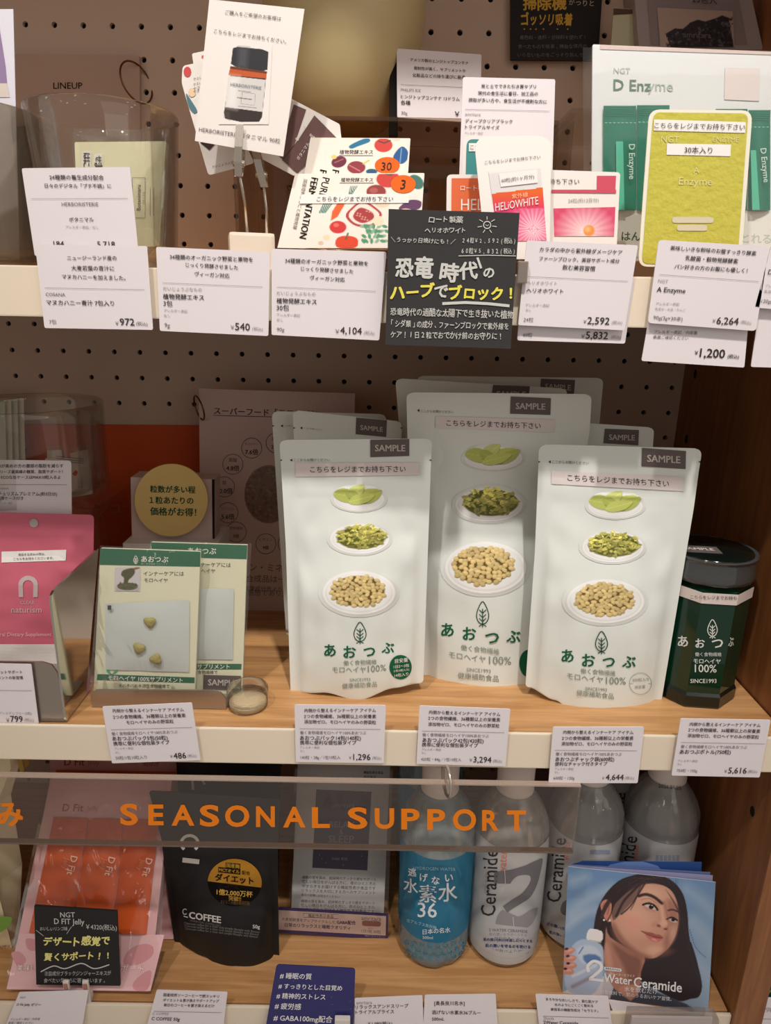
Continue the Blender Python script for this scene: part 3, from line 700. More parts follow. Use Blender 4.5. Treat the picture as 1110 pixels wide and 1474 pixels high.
for i in range(6):
    x = a.x+(b.x-a.x)*(i+.5)/6
    mb = MB(); mb.tube([(x, -.212, zt), (x, -.213, Z1+.002), (x, -.237, Z1+.0012), (x, -.261, Z1+.002), (x, -.262, zt)], .0008, BRONZE, 6); mb.build('wire', e)

# price cards on the upper rail
price_card('price_card', K5, [(115, 45), (692, 38), (738, 500), (185, 512)], -.2695, [('24種類の養生成分配合', 263, 93, 552, 95), ('日々のデジタル「プチ不調」に', 238, 138, 592, 140), ('HERBORISTERIE', 328, 236, 523, 236, MD), ('ボタニマル', 368, 318, 498, 318), ('アレルギー表記／なし', 350, 358, 525, 360, LT), ('184', 285, 447, 340, 447), ('5,718', 518, 449, 612, 449)],
    'white card in front of the large tumbler, tucked behind the 972 yen card', rules=[(165, 208, 680, 205)])
o, sf = price_card('price_card', K5, [(187, 452), (783, 460), (815, 906), (237, 896)], -.2735, [('ニュージーランド産の', 357, 523, 620, 523), ('大麦若葉の青汁に', 380, 577, 608, 579), ('マヌカハニーを加えました。', 330, 622, 668, 630), ('COSANA', 243, 716, 347, 718, MD), ('マヌカハニー青汁 7包入り', 247, 760, 607, 765), ('7包', 262, 863, 300, 863, MD), ('￥', 614, 871, 632, 871, MD), ('972', 638, 862, 715, 863), ('(税込)', 725, 872, 785, 875, MD)],
    'white price card for 972 yen at the left of the upper rail', rules=[(238, 682, 770, 692)])
TH = [('34種類のオーガニック野菜と果物を', 0, 0, 390, 8), ('じっくり発酵させました', 75, 37, 320, 45), ('ヴィーガン対応', 117, 80, 280, 84)]
price_card('price_card', K6, [(15, 409), (550, 433), (543, 828), (33, 804)], -.2735, [(t, 80+x0, 456+y0, 80+x1, 458+y1+4) for t, x0, y0, x1, y1 in TH]+[('だいじょうぶなもの', 48, 605, 230, 611, LT), ('植物発酵エキス', 48, 642, 240, 648, DK, .012), ('3包', 50, 675, 92, 676), ('アレルギー表記', 52, 708, 163, 713, LT), ('なし', 52, 732, 82, 733, LT), ('9g', 55, 776, 80, 777, MD), ('￥', 366, 787, 382, 788, MD), ('540', 387, 782, 456, 785), ('(税込)', 467, 793, 517, 796, LT)],
    'white price card for 540 yen below the clip stand', rules=[(46, 578, 516, 598)])
price_card('price_card', K6, [(558, 418), (1098, 432), (1064, 849), (558, 823)], -.2725, [(t, 622+x0, 474+y0, 622+x1, 476+y1+4) for t, x0, y0, x1, y1 in TH]+[('だいじょうぶなもの', 582, 626, 765, 632, LT), ('植物発酵エキス', 582, 662, 770, 668, DK, .012), ('30包', 582, 695, 640, 696), ('アレルギー表記', 583, 728, 692, 732, LT), ('なし', 583, 752, 612, 753, LT), ('90g', 583, 796, 618, 797, MD), ('￥', 858, 806, 876, 807, MD), ('4,104', 881, 800, 982, 804), ('(税込)', 992, 812, 1042, 815, LT)],
    'white price card for 4,104 yen below the wire basket', rules=[(583, 598, 1048, 618)])
# black board about the sun
sf = Plane(atY((650, 495), -.281), 0, 0, K7); mb = MB(); sheet(mb, sf, [(72, 262), (770, 283), (722, 1006), (55, 985)], BOARD2, .003)
hand(mb, sf, 'ロート製薬', (283, 318), (468, 320), CHALK, .015); hand(mb, sf, 'ヘリオホワイト', (265, 375), (488, 377), CHALK, .015)
hand(mb, sf, '＼うっかり日焼けにも！／', (82, 424), (430, 438), CHALK, .01); hand(mb, sf, '24粒￥2,592(税込)', (460, 429), (755, 432), CHALK, .01, ys=1.4); hand(mb, sf, '60粒￥5,832(税込)', (455, 484), (752, 487), CHALK, .01, ys=1.4)
pline(mb, sf, [(445, 512), (600, 508), (750, 512)], 4, CHALK); pline(mb, sf, [(545, 520), (565, 578)], 12, CHALK, .0006)
hand(mb, sf, '恐竜', (105, 578), (312, 582), CHALK, .045, ys=1.15); hand(mb, sf, '時代', (346, 596), (548, 598), CHALK, .045); hand(mb, sf, 'の', (572, 604), (640, 604), CHALK, .045)
hand(mb, sf, 'ハーブ', (80, 706), (318, 700), YEL, .05); hand(mb, sf, 'で', (314, 706), (392, 700), CHALK, .04); hand(mb, sf, 'ブロック！', (392, 708), (760, 712), YEL, .05)
pline(mb, sf, [(358, 766), (480, 760), (600, 766), (716, 778)], 15, CHALK)
hand(mb, sf, '恐竜時代の過酷な太陽下で生き抜いた植物', (80, 810), (738, 824), CHALK, .012, ys=1.3); hand(mb, sf, '「シダ類」の成分、ファーンブロックで紫外線を', (76, 872), (714, 888), CHALK, .012, ys=1.4); hand(mb, sf, 'ケア！1日2粒でおでかけ前のお守りに！', (80, 930), (684, 942), CHALK, .012, ys=1.25)
pline(mb, sf, ellp(597, 347, 19, 19, 20)+[(616, 347)], 5, CHALK)
pline(mb, sf, [(588, 345), (597, 352), (606, 345)], 3, CHALK)
for a_ in range(7):
    t = a_*.9+.2; pline(mb, sf, [(597+28*math.cos(t), 347+28*math.sin(t)), (597+52*math.cos(t), 347+46*math.sin(t))], 4, CHALK)
o = mb.build('message_board'); tag(o, 'charcoal board about sun protection lettered in white and yellow on the upper rail', 'board')
mb = MB(); P = atY((752, 392), -.276); mb.box(P, (.006, .003, .012), STEEL, bev=.0006); mb.build('clip', o)
# sun care cards
def helio_teal():
    sf = Plane(atY((720, 372), -.238), 3, 0); mb = MB(); sheet(mb, sf, [(667, 195), (795, 200), (788, 372), (661, 372)], PAPER2, .0006, .005); mb.poly(rounded([sf.at(p, .0003) for p in [(672, 200), (790, 204), (784, 366), (667, 366)]], .004), mat('teal_print', (64, 140, 140), .5))
    pquad(mb, sf, [(675, 206), (770, 206), (770, 218), (675, 218)], WHITE_INK, .0006); text(mb, sf, 'こちらを', (677, 212), (705, 212), DK, 0, .0009)
    tag(mb.build('product_card'), 'white edged teal card behind the sun care pouch card', 'card')
helio_teal()
sf = Plane(atY((690, 372), -.245), 3, 0, K7); mb = MB(); sheet(mb, sf, [(382, 78), (740, 78), (735, 525), (378, 525)], PAPER2, .0006, .003); ppoly(mb, sf, [(408, 98), (715, 98), (712, 505), (404, 505)], mat('orange_print', (226, 108, 62), .5))
text(mb, sf, 'ロート製薬', (455, 150), (610, 152), WHITE_INK, 0, .0006); text(mb, sf, 'HELiO', (458, 237), (650, 237), WHITE_INK, 0, .0006, ys=1.2)
tag(mb.build('product_card'), 'orange card with white capitals left of the sun care pouch card', 'card')
sf = Plane(atY((835, 372), -.250), 3, 0); mb = MB(); sheet(mb, sf, [(775, 244), (893, 248), (887, 374), (776, 374)], PAPER2, .0006, .002)
PINK = mat('pink_print', (206, 78, 100), .5); text(mb, sf, 'お待ち下さい', (783, 261.5), (834, 261.5), DK); pquad(mb, sf, [(859.5, 253), (887, 253), (886, 273), (859, 273)], PINK, .0003); pquad(mb, sf, [(794, 273), (887, 273), (887, 278), (794, 277)], PINK, .0004)
text(mb, sf, '24粒(約12日分)', (818, 289), (862, 288), LT)
def rad(p):
    d = np.hypot((p.X-842), (p.Y-334)*1.1); t = np.clip(1-d/46, 0, 1)**.7; an = np.arctan2(p.Y-334, p.X-842); t = np.clip(t+.06*np.sin(an*22), 0, 1)
    p.c = np.array([214, 76, 108])*(1-t[..., None])+np.array([246, 226, 222])*t[..., None]; p.ell(848, 332, 8, 8, (232, 150, 80)); p.ell(846, 330, 4, 4, (244, 186, 120), soft=4)
picture(mb, sf, [(797, 300), (886, 298), (884, 340), (798, 340)], 60, 30, rad)
tag(mb.build('product_card'), 'white and pink card with an orange tablet, right of the sun care pouch card', 'card')
sf = Plane(atY((745, 372), -.2565), 3, 0); mb = MB(); sheet(mb, sf, [(682, 196), (794, 195), (791, 372), (700, 374)], mat('card_white', (240, 236, 230), .5), .0006, .009)
text(mb, sf, 'こちらをレジまでお持ち下さい', (698, 234), (778, 226), MD); 
def hp(p):
    p.poly([(703, 250), (778, 242), (781, 272), (706, 280)], (226, 222, 220), 2); g = np.clip((p.Y-276)/26, 0, 1)[..., None]
    base = np.array([230, 104, 40])*(1-g)+np.array([226, 60, 110])*g; d = np.hypot(p.X-768, (p.Y-330)*.9); t = np.clip(1-d/42, 0, 1); an = np.arctan2(p.Y-330, p.X-768); t = np.clip(t*(1+.35*np.sin(an*26)), 0, 1)[..., None]*(p.Y > 300)[..., None]
    base = base*(1-t)+np.array([250, 214, 222])*t
    m_ = (p.Y > 279-(p.X-706)*.12).astype(float)[..., None]; p.c = p.c*(1-m_)+base*m_
picture(mb, sf, [(703, 246), (779, 239), (787, 346), (718, 348)], 60, 80, hp, (238, 234, 230))
pquad(mb, sf, [(718, 250), (773, 244), (774, 263), (721, 269)], mat('sticker_white', (240, 236, 232), .6), .0007); text(mb, sf, '60粒(約1ヶ月分)', (722, 260), (769, 254), MD, 0, .001)
text(mb, sf, 'HELiOWHITE', (713, 298), (775, 288), WHITE_INK, 0, .0008, ys=1.5); text(mb, sf, '紫外線', (737, 283), (760, 280), ink(246, 200, 160), 0, .0008)
tag(mb.build('product_card'), 'white card with an orange and pink pouch picture, foremost beside the charcoal board', 'card')
# pairs of cards on the right of the upper rail
price_card('price_card', (0, 0, 1.0), [(752, 400), (914, 404), (899.7, 494.6), (744.6, 490)], -.2705, [('60粒', 753.5, 482, 766.5, 482.4, MD), ('￥', 837, 484, 842, 484, MD), ('5,832', 843.8, 482, 875.4, 483), ('(税込)', 880, 485, 894, 485.4, LT)], 'white price card for 5,832 yen, mostly behind the 2,592 yen card')
price_card('price_card', (0, 0, 1.0), [(758.4, 346), (918.6, 353), (899.2, 475.5), (746, 468)], -.274, [('カラダの中から紫外線ダメージケア', 777, 359, 896, 363.5), ('ファーンブロック、美容サポート成分', 776.5, 372, 892, 376), ('飲む美容習慣', 810, 384.6, 857, 387), ('ヘリオホワイト', 759, 407, 802, 408, LT), ('ヘリオホワイト', 758.4, 418, 811, 419.5, DK, .008), ('アレルギー表記', 757, 439, 791, 440, LT), ('なし', 757, 446, 765, 446.3, LT), ('24粒', 754, 460, 768, 460.5, MD), ('￥', 840, 463, 844.5, 463, MD), ('2,592', 846, 461, 877.6, 462), ('(税込)', 881, 464, 896, 464.5, LT)],
    'white price card for 2,592 yen right of the charcoal board', rules=[(760, 398, 904, 405)])
price_card('price_card', K8, [(500, 500), (1010, 530), (968, 996), (420, 960)], -.2705, [('アレルギー表記／内容量', 490, 805, 718, 811, MD), ('裏面ご確認ください', 483, 832, 670, 840, MD), ('￥', 704, 916, 722, 917), ('1,200', 733, 915, 865, 922, DK, .015), ('(税込)', 880, 935, 940, 939)], 'white price card for 1,200 yen hanging below the 6,264 yen card')
price_card('price_card', K8, [(512, 315), (1100, 350), (1030, 801), (453, 758)], -.274, [('美味しいきな粉味のお腹すっきり酵素', 575, 358, 1032, 388), ('乳酸菌・穀物発酵酵素', 655, 412, 935, 430), ('パン好きの方のお腹にも優しく！', 597, 457, 985, 480), ('NGT', 510, 533, 562, 537, LT), ('A Enzyme', 503, 578, 655, 586), ('アレルギー表記', 498, 655, 622, 659, LT), ('乳成分・大豆・りんご', 493, 683, 655, 690, LT), ('90g(3g×30本)', 485, 728, 640, 738, MD), ('￥', 799, 746, 815, 747, MD), ('6,264', 822, 744, 938, 749), ('(税込)', 950, 752, 1005, 758, LT)],
    'white price card for 6,264 yen below the yellow green card', rules=[(517, 500, 1045, 538)], r=.0025)
price_card('price_card', K8, [(1075, 500), (1660, 540), (1590, 1010), (1003, 992)], -.2705, [('￥1,200', 1300, 915, 1500, 922)], 'lower of two white cards cut off at the right end of the upper rail')
price_card('price_card', K8, [(1112, 345), (1680, 380), (1590, 722), (1024, 676)], -.274, [('D Enzyme', 1097, 485, 1250, 493), ('アレルギー表記', 1082, 560, 1200, 566, LT), ('乳成分', 1075, 590, 1130, 594, LT), ('120g(4g×30本)', 1060, 640, 1220, 650, MD)], 'upper of two white cards cut off at the right end of the upper rail')
# enzyme display sheet in a clear sleeve
sf = Plane(atY((950, 372), -.225), 3, 0, K4); mb = MB(); e_ = [(160, 236), (1400, 290), (1370, 1390), (152, 1390)]
sheet(mb, sf, e_, mat('pale_grey_card', (226, 229, 231), .35), .0015, .001); ppoly(mb, sf, [(200, 238), (1380, 286), (1379, 300), (200, 262)], ink(214, 196, 190), .0003)
text(mb, sf, 'NGT', (272, 375), (360, 376), ink(180, 186, 182)); text(mb, sf, 'D Enz', (272, 450), (470, 454), ink(104, 134, 122), .01); text(mb, sf, 'yme', (455, 452), (588, 458), ink(176, 190, 182), .0)
pquad(mb, sf, [(865, 358), (1052, 364), (1048, 538), (862, 530)], mat('sticker_pinkish', (226, 216, 214), .5), .0004)
pquad(mb, sf, [(180, 1115), (1370, 1130), (1365, 1370), (180, 1370)], mat('white_band', (232, 234, 230), .4), .0003)
text(mb, sf, 'はんだに', (315, 1258), (520, 1262), ink(70, 100, 80), .02); text(mb, sf, 'とれる', (955, 1268), (1110, 1274), ink(190, 206, 190), .01)
ds = mb.build('display_pack'); tag(ds, 'large pale grey display sheet with green stick packs in a clear sleeve at the right', 'display sheet')
TEAL = mat('teal_stick', (30, 118, 96), .35); TURQ = ink(90, 190, 160)
for n_, (x0, x1, yt) in enumerate(((218, 392, 563), (396, 570, 560), (815, 985, 580), (990, 1108, 586))):
    mb = MB(); N = 10; v = []
    for j in range(N+1):
        for i in range(7):
            u = i/6; v.append(sf.at((x0+(x1-x0)*u+(-2 if j else 0), yt+(1120-yt)*j/N), .0012+.0022*math.sin(math.pi*u)*min(1, .25+j/3)))
    mb.add(v, [[j*7+i, j*7+i+1, j*7+i+8, j*7+i+7] for j in range(N) for i in range(6)], TEAL, True)
    for yy in range(0, 60, 12): pline(mb, sf, [(x0+3, yt+8+yy), (x1-5, yt+10+yy)], 2.5, ink(24, 96, 78), .0028)
    for xx in range(int(x0)+8, int(x1)-8, 22): pline(mb, sf, [(xx, yt+90), (xx+12, yt+91)], 3, ink(170, 205, 190), .0036)
    xm = x0+(x1-x0)*.5
    if n_ in (0, 1, 3):
        pquad(mb, sf, [(x0+66, yt+190), (x0+104, yt+190), (x0+112, 1118), (x0+70, 1118)] if n_ != 3 else [(1002, 800), (1030, 800), (1050, 1118), (1010, 1118)], TURQ, .0042, 2, 8)
        a, b = ((x0+152, yt+205), (x0+154, yt+390)) if n_ != 3 else ((1070, 790), (1088, 970))
        text(mb, sf, 'D Enzyme', a, b, ink(200, 222, 214), .01, .0045)
    mb.build('stick_pack', ds)
mb = MB(); v = []; N = 16
for j in range(N+1):
    for i in range(N+1):
        p = blerp([(108, 252), (1420, 275), (1390, 1388), (112, 1388)], i/N, j/N); v.append(sf.at(p, .0075+.0012*noise.noise(Vector((i*.7, j*.7, 0)))))
mb.add(v, [[j*(N+1)+i, j*(N+1)+i+1, (j+1)*(N+1)+i+1, (j+1)*(N+1)+i] for j in range(N) for i in range(N)], clear('sleeve_film', (250, 250, 248), .03, .3, .12, .02, bump=.5, scale=14), True); mb.build('clear_sleeve', ds)
# yellow green card
sf = Plane(atY((1000, 385), -.2575), 2, 0, K4); mb = MB(); sheet(mb, sf, [(462, 582), (1012, 588), (950, 1424), (402, 1420)], mat('card_white_gloss', (236, 232, 214), .3), .0008, .006)
mb.poly(rounded([sf.at(p, .0003) for p in [(484, 598), (990, 604), (930, 1408), (422, 1404)]], .004), mat('yellow_green_print', (196, 188, 74), .24, bump=.35, scale=230))
pquad(mb, sf, [(487, 636), (975, 650), (973, 708), (485, 695)], mat('sticker_white', (240, 236, 232), .6), .0006); text(mb, sf, 'こちらをレジまでお持ち下さい', (490, 668), (972, 678), DK, 0, .001)
pquad(mb, sf, [(556, 764), (897, 770), (894, 832), (553, 824)], mat('sticker_white', (240, 236, 232), .6), .0006); text(mb, sf, '30本入り', (650, 798), (798, 802), DK, 0, .001)
LY = ink(220, 214, 150); text(mb, sf, 'A', (697, 906), (728, 906), LY, 0, .0006); text(mb, sf, 'Enzyme', (620, 962), (797, 966), LY, 0, .0006)
text(mb, sf, 'NGT', (525, 740), (620, 742), LY, 0, .0006); text(mb, sf, 'ENZYME', (800, 740), (940, 744), LY, 0, .0006)
for y, x0, x1 in ((1170, 585, 805), (1212, 610, 772)): mb.poly(rounded([sf.at(p, .0006) for p in [(x0, y-15), (x1, y-14), (x1-2, y+18), (x0-2, y+17)]], .004), ink(214, 204, 176))
tag(mb.build('product_card'), 'yellow green card with white border at the right of the upper shelf', 'card')
# ------------------------------------------------------------------ middle shelf
L1 = (0, 470, 3.7); L2 = (0, 740, 3.7); L3 = (130, 740, 3.7); L4 = (250, 530, 3.5806); L5 = (390, 580, 3.352); L6 = (560, 530, 2.775); L7 = (600, 640, 3.985); L8 = (750, 600, 3.0833)
Z7 = (0, 560, 6.94)
GREEN = ink(28, 96, 66); DGREEN = ink(24, 74, 52)
PW = (224, 229, 223)
POUCH = mat('white_pouch', PW, .33, spec=.4)
def crops(k, pts): return [(k[0]+x/k[2], k[1]+y/k[2]) for x, y in pts]
def yint(P, t):
    y = P[0][1]+(P[-1][1]-P[0][1])*t
    for (x1, y1), (x2, y2) in zip(P[:-1], P[1:]):
        if y <= y2 or (x2, y2) == P[-1]: return (x1+(x2-x1)*(y-y1)/(y2-y1), y)
class Pouch(Plane):
    """a stand-up pouch: flat seals, a body that swells towards its gusset"""
    def __init__(s, o, Lp, Rp, bc, depth, t0=.2, tilt=0, yaw=0, seal=.055, wr=.0013, seed=0, rc=8, rb=5, k=(0, 0, 1.0), full=.72, side=.55):
        super().__init__(o, tilt, yaw, k); s.Lp, s.Rp, s.bc, s.depth, s.t0, s.seal, s.wr, s.seed, s.rc, s.rb, s.full, s.side = Lp, Rp, bc, depth, t0, seal, wr, seed, rc, rb, full, side
        s.bulge = s.bump
    def bcv(s, u):
        B = s.bc
        for (a, ya), (b, yb) in zip(B[:-1], B[1:]):
            if u <= b: 
                q = (u-a)/(b-a); q = q*q*(3-2*q); return ya+(yb-ya)*q
        return B[-1][1]
    def pt(s, u, t):
        a, b = yint(s.Lp, t), yint(s.Rp, t); h = s.Lp[-1][1]-s.Lp[0][1]
        d = t*h; ins = s.rc-math.sqrt(max(s.rc**2-(s.rc-d)**2, 0)) if d < s.rc else 0
        d2 = (1-t)*h; ins += s.rb-math.sqrt(max(s.rb**2-(s.rb-d2)**2, 0)) if d2 < s.rb else 0
        x = a[0]+ins+(b[0]-a[0]-2*ins)*u; y = a[1]+(b[1]-a[1])*u
        return (x, y+s.bcv(u)*t**5)
    def st(s, x, y):
        u = .5
        for _ in range(3):
            ya = s.Lp[0][1]*(1-u)+s.Rp[0][1]*u; yb = s.Lp[-1][1]*(1-u)+s.Rp[-1][1]*u
            t = (y-ya)/(yb-ya); t = min(max(t-s.bcv(u)*max(t, 0)**5/(yb-ya), 0), 1)
            a, b = yint(s.Lp, t), yint(s.Rp, t); u = min(max((x-a[0])/(b[0]-a[0]), 0), 1)
        return u, t
    def B(s, u, t):
        e = s.seal; q = min(max((u-e)/(1-2*e), 0), 1); sd = math.sin(math.pi*q)**s.side if 0 < q < 1 else 0
        v = min(max((t-s.t0)/(s.full-s.t0), 0), 1); v = v*v*(3-2*v)
        v2 = 1-.22*max(0, (t-.86)/.14)**2
        w_ = s.wr*(noise.noise(Vector((u*3.2+s.seed*7, t*5.5, s.seed)))+.7*noise.noise(Vector((u*7+s.seed*3, t*9, 5+s.seed)))+.5*abs(noise.noise(Vector((u*5, t*3+s.seed, 9)))))
        edge = min(q, 1-q); w_ *= (1+2.6*math.exp(-(edge/.14)**2))*min(1, q*9, (1-q)*9)*(.15+.85*min(1, max(0, (t-s.t0+.1)/.15)))
        zp = .0007*math.exp(-((t-s.t0)/.010)**2)+.0005*math.exp(-((t-s.t0+.03)/.008)**2)
        return s.depth*sd*v*v2+w_+zp*min(1, q*20, (1-q)*20)
    def bump(s, x, y): return s.B(*s.st(x, y))
    def mesh(s, m, nu=34, nt=54, back=.5, mb=None):
        mb = mb or MB(); h = s.Lp[-1][1]-s.Lp[0][1]; ts = sorted(set([i/5*s.rc/h for i in range(6)]+[s.rc/h+(1-(s.rc+s.rb)/h)*i/nt for i in range(nt+1)]+[1-s.rb/h*i/4 for i in range(5)]))
        us = [0, .02, s.seal]+[s.seal+(1-2*s.seal)*i/nu for i in range(1, nu)]+[1-s.seal, .98, 1]
        F_, K_ = [], []
        for t in ts:
            for u in us:
                p = s.pt(u, t); b = s.B(u, t); d = ray(*p)
                P = CAM+d*(((s.o+s.n*b-CAM).dot(s.n))/d.dot(s.n)); F_.append(P)
                K_.append(P-s.n*(b*(1+back)+.0007))
        n = len(us); r = len(ts)
        mb.add(F_, [[j*n+i, j*n+i+1, (j+1)*n+i+1, (j+1)*n+i] for j in range(r-1) for i in range(n-1)], m, True)
        mb.add(K_, [[j*n+i+1, j*n+i, (j+1)*n+i, (j+1)*n+i+1] for j in range(r-1) for i in range(n-1)], m, True)
        ring_ = [i for i in range(n)]+[j*n+n-1 for j in range(1, r)]+[(r-1)*n+i for i in range(n-2, -1, -1)]+[j*n for j in range(r-2, 0, -1)]
        q = len(ring_); mb.add([F_[i] for i in ring_]+[K_[i] for i in ring_], [[(a+1) % q, a, q+a, q+(a+1) % q] for a in range(q)], m)
        return mb
TAGC = mat('grey_sample_tag', (98, 88, 86), .5)
def dish(mb, sf, kind, c, R, fc_, FR, seed):
    """a printed picture of a white plate with leaves, crushed leaves or pellets"""
    r2 = np.random.default_rng(seed); cx, cy = c; rx, ry = R; fx, fy = fc_; frx, fry = FR
    def fn(p):
        p.c[:] = PW
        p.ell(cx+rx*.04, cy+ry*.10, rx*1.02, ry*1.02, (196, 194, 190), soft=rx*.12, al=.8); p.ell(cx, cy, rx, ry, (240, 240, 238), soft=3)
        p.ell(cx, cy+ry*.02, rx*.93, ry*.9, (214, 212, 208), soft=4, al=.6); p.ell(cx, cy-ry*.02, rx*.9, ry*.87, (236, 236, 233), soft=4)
        if kind == 'leaf':
            for (dx, dy, w_, h_, ro, col) in [(-.45, -.05, .55, .34, .15, (186, 196, 104)), (.25, -.1, .52, .30, -.35, (198, 206, 110)), (-.1, -.45, .38, .30, -.6, (204, 212, 126)), (.55, .05, .42, .26, -.5, (180, 190, 96)), (-.1, .1, .42, .24, .5, (174, 184, 94)), (.12, .25, .5, .26, -.25, (196, 204, 112))]:
                X, Y = fx+dx*frx, fy+dy*fry; a, b = w_*frx*1.05, h_*fry*2.3
                pts = [(X+a*u*math.cos(ro)-b*v*math.sin(ro), Y+a*u*math.sin(ro)+b*v*math.cos(ro)) for u, v in [(-1, .1), (-.5, -.8), (.3, -.7), (1.1, -.15), (.5, .7), (-.4, .75)]]
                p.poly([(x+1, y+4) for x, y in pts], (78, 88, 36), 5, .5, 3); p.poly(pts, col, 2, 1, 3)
                p.line([(X-a*math.cos(ro), Y-a*math.sin(ro)), (X+a*math.cos(ro), Y+a*math.sin(ro))], 2, tuple(x*1.16 for x in col), 2, .8)
        elif kind == 'crushed':
            p.ell(fx, fy+fry*.1, frx*.98, fry*.9, (92, 96, 38), soft=6)
            for i in range(150):
                a = r2.uniform(0, 6.28); q = r2.uniform(0, 1)**.6; X, Y = fx+frx*q*math.cos(a), fy+fry*q*math.sin(a)*.95-fry*.1*(1-q)
                k2 = r2.uniform(.7, 1.15)*(1.08-.25*(Y-fy)/fry); s1, s2 = r2.uniform(.07, .20)*frx, r2.uniform(.06, .15)*fry; ro = r2.uniform(0, 3.1)
                pts = [(X+s1*math.cos(t)*r2.uniform(.7, 1.2)*math.cos(ro)-s2*math.sin(t)*math.sin(ro), Y+s1*math.cos(t)*math.sin(ro)*.6+s2*math.sin(t)*math.cos(ro)) for t in (0, 1, 2.1, 3.1, 4.2, 5.2)]
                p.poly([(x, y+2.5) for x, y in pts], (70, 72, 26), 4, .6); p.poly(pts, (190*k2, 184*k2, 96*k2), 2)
        else:
            p.ell(fx, fy, frx*.97, fry*.94, (104, 84, 42), soft=6)
            P_ = []
            for i in range(900):
                X, Y = r2.uniform(-1, 1), r2.uniform(-1, 1)
                if X*X+Y*Y < .97 and all((X-a)**2+((Y-b)*.8)**2 > .0165 for a, b in P_): P_.append((X, Y))
            P_.sort(key=lambda q: q[1])
            for X, Y in P_:
                a, b = frx*r2.uniform(.085, .105), fry*r2.uniform(.105, .13); x, y = fx+frx*X, fy+fry*Y; ro = r2.uniform(-.6, .6); k2 = r2.uniform(.92, 1.08)
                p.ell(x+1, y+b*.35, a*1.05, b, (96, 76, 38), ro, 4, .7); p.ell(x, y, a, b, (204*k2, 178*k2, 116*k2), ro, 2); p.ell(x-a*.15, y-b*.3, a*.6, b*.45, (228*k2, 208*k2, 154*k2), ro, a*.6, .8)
    n = {'leaf': (76, 44), 'crushed': (90, 54), 'bean': (120, 78)}[kind]
    g = 1.22
    x0, x1 = cx-rx*g, cx+rx*g; y0, y1 = min(cy-ry*g, fy-fry*1.25), cy+ry*g
    picture(mb, sf, [(x0, y0), (x1, y0), (x1, y1), (x0, y1)], n[0], n[1], fn, PW, .0004, .4,
            mask=lambda X, Y: (((X-cx)/(rx*1.12))**2+((Y-cy)/(ry*1.14))**2 < 1) | (((X-fx)/(frx*1.08))**2+((Y-fy)/(fry*1.15))**2 < 1))
def leaf_icon(mb, sf, c, w_, h_, m, lw, off=.0005):
    cx, cy = c; P_ = lambda x, y: (cx+x*w_, cy+y*h_)
    pline(mb, sf, [P_(*q) for q in smooth([(0, -.5), (.34, -.2), (.46, .1), (.3, .34), (0, .42), (-.3, .34), (-.46, .1), (-.34, -.2)], 5)]+[P_(0, -.5)], lw, m, off)
    pline(mb, sf, [P_(0, -.2), P_(0, .56)], lw, m, off)
    for y in (-.02, .16, .32):
        for s_ in (-1, 1): pline(mb, sf, [P_(0, y), P_(s_*.26, y-.14)], lw*.9, m, off)
    for s_ in (-1, 1): pline(mb, sf, [P_(0, .42), P_(s_*.28, .52)], lw*.9, m, off)
def seed_pouch(k, Lp, Rp, bc, o, depth, label, group, dishes=None, tag_=None, stick=None, ic=None, logo=None, lines=(), extra=None, tilt=0, yaw=0, seed=0, seal=.055, arrow=None, t0=.2, side=.55, rc=9):
    sf = Pouch(o, crops(k, Lp), crops(k, Rp), bc, depth, t0, tilt, yaw, seal, seed=seed, k=k, side=side, rc=rc); mb = sf.mesh(POUCH)
    if dishes:
        for d in dishes: dish(mb, sf, *d)
    if tag_:
        q, a, b = tag_; pquad(mb, sf, q, TAGC, .0006); text(mb, sf, 'SAMPLE', a, b, ink(196, 186, 178), .02, .0009)
    if stick:
        q, a, b = stick; pquad(mb, sf, q, mat('sticker_pinkish', (226, 216, 214), .5), .0006, 12); text(mb, sf, 'こちらをレジまでお持ち下さい', a, b, DK, 0, .0009)
    if arrow:
        a, b = arrow; w_ = (b[0]-a[0]); z_ = 3.4*k[2]; ppoly(mb, sf, [(a[0], a[1]), (a[0]+z_, a[1]-z_*.6), (a[0]+z_, a[1]+z_*.6)], DK, .0004); text(mb, sf, 'ここからお開けください', (a[0]+z_*1.6, a[1]), b, MD, 0, .0004)
        y0 = sf.Lp[0]; 
        for i in range(60):
            u0, u1 = (i+.2)/60, (i+.7)/60; yy = a[1]+(b[1]-a[1])*((u0*300)/max(w_, 1)-.3)*.6
        for P_ in (sf.Lp, sf.Rp):
            e_ = yint(P_, (k[1]+a[1]/k[2]-P_[0][1])/(P_[-1][1]-P_[0][1])); sgn = 1 if P_ is sf.Lp else -1
            kk = sf.k; sf.k = (0, 0, 1.0); ppoly(mb, sf, [(e_[0]-.2*sgn, e_[1]-1.2), (e_[0]+3*sgn, e_[1]), (e_[0]-.2*sgn, e_[1]+1.2)], BLACK, .0006); sf.k = kk
    if ic: leaf_icon(mb, sf, *ic)
    if logo:
        for ch, x, y, w_ in logo: text(mb, sf, ch, (x-w_/2, y), (x+w_/2, y), GREEN, .02, .0005, up=(0, -1))
    for it in lines: text(mb, sf, it[0], (it[1], it[2]), (it[3], it[4]), it[5] if len(it) > 5 else ink(132, 142, 134), it[6] if len(it) > 6 else 0, .0005, up=(0, -1))
    if extra: extra(mb, sf)
    o_ = mb.build('seed_pouch'); tag(o_, label, 'pouch', group); return o_
G = 'white seed pouches'
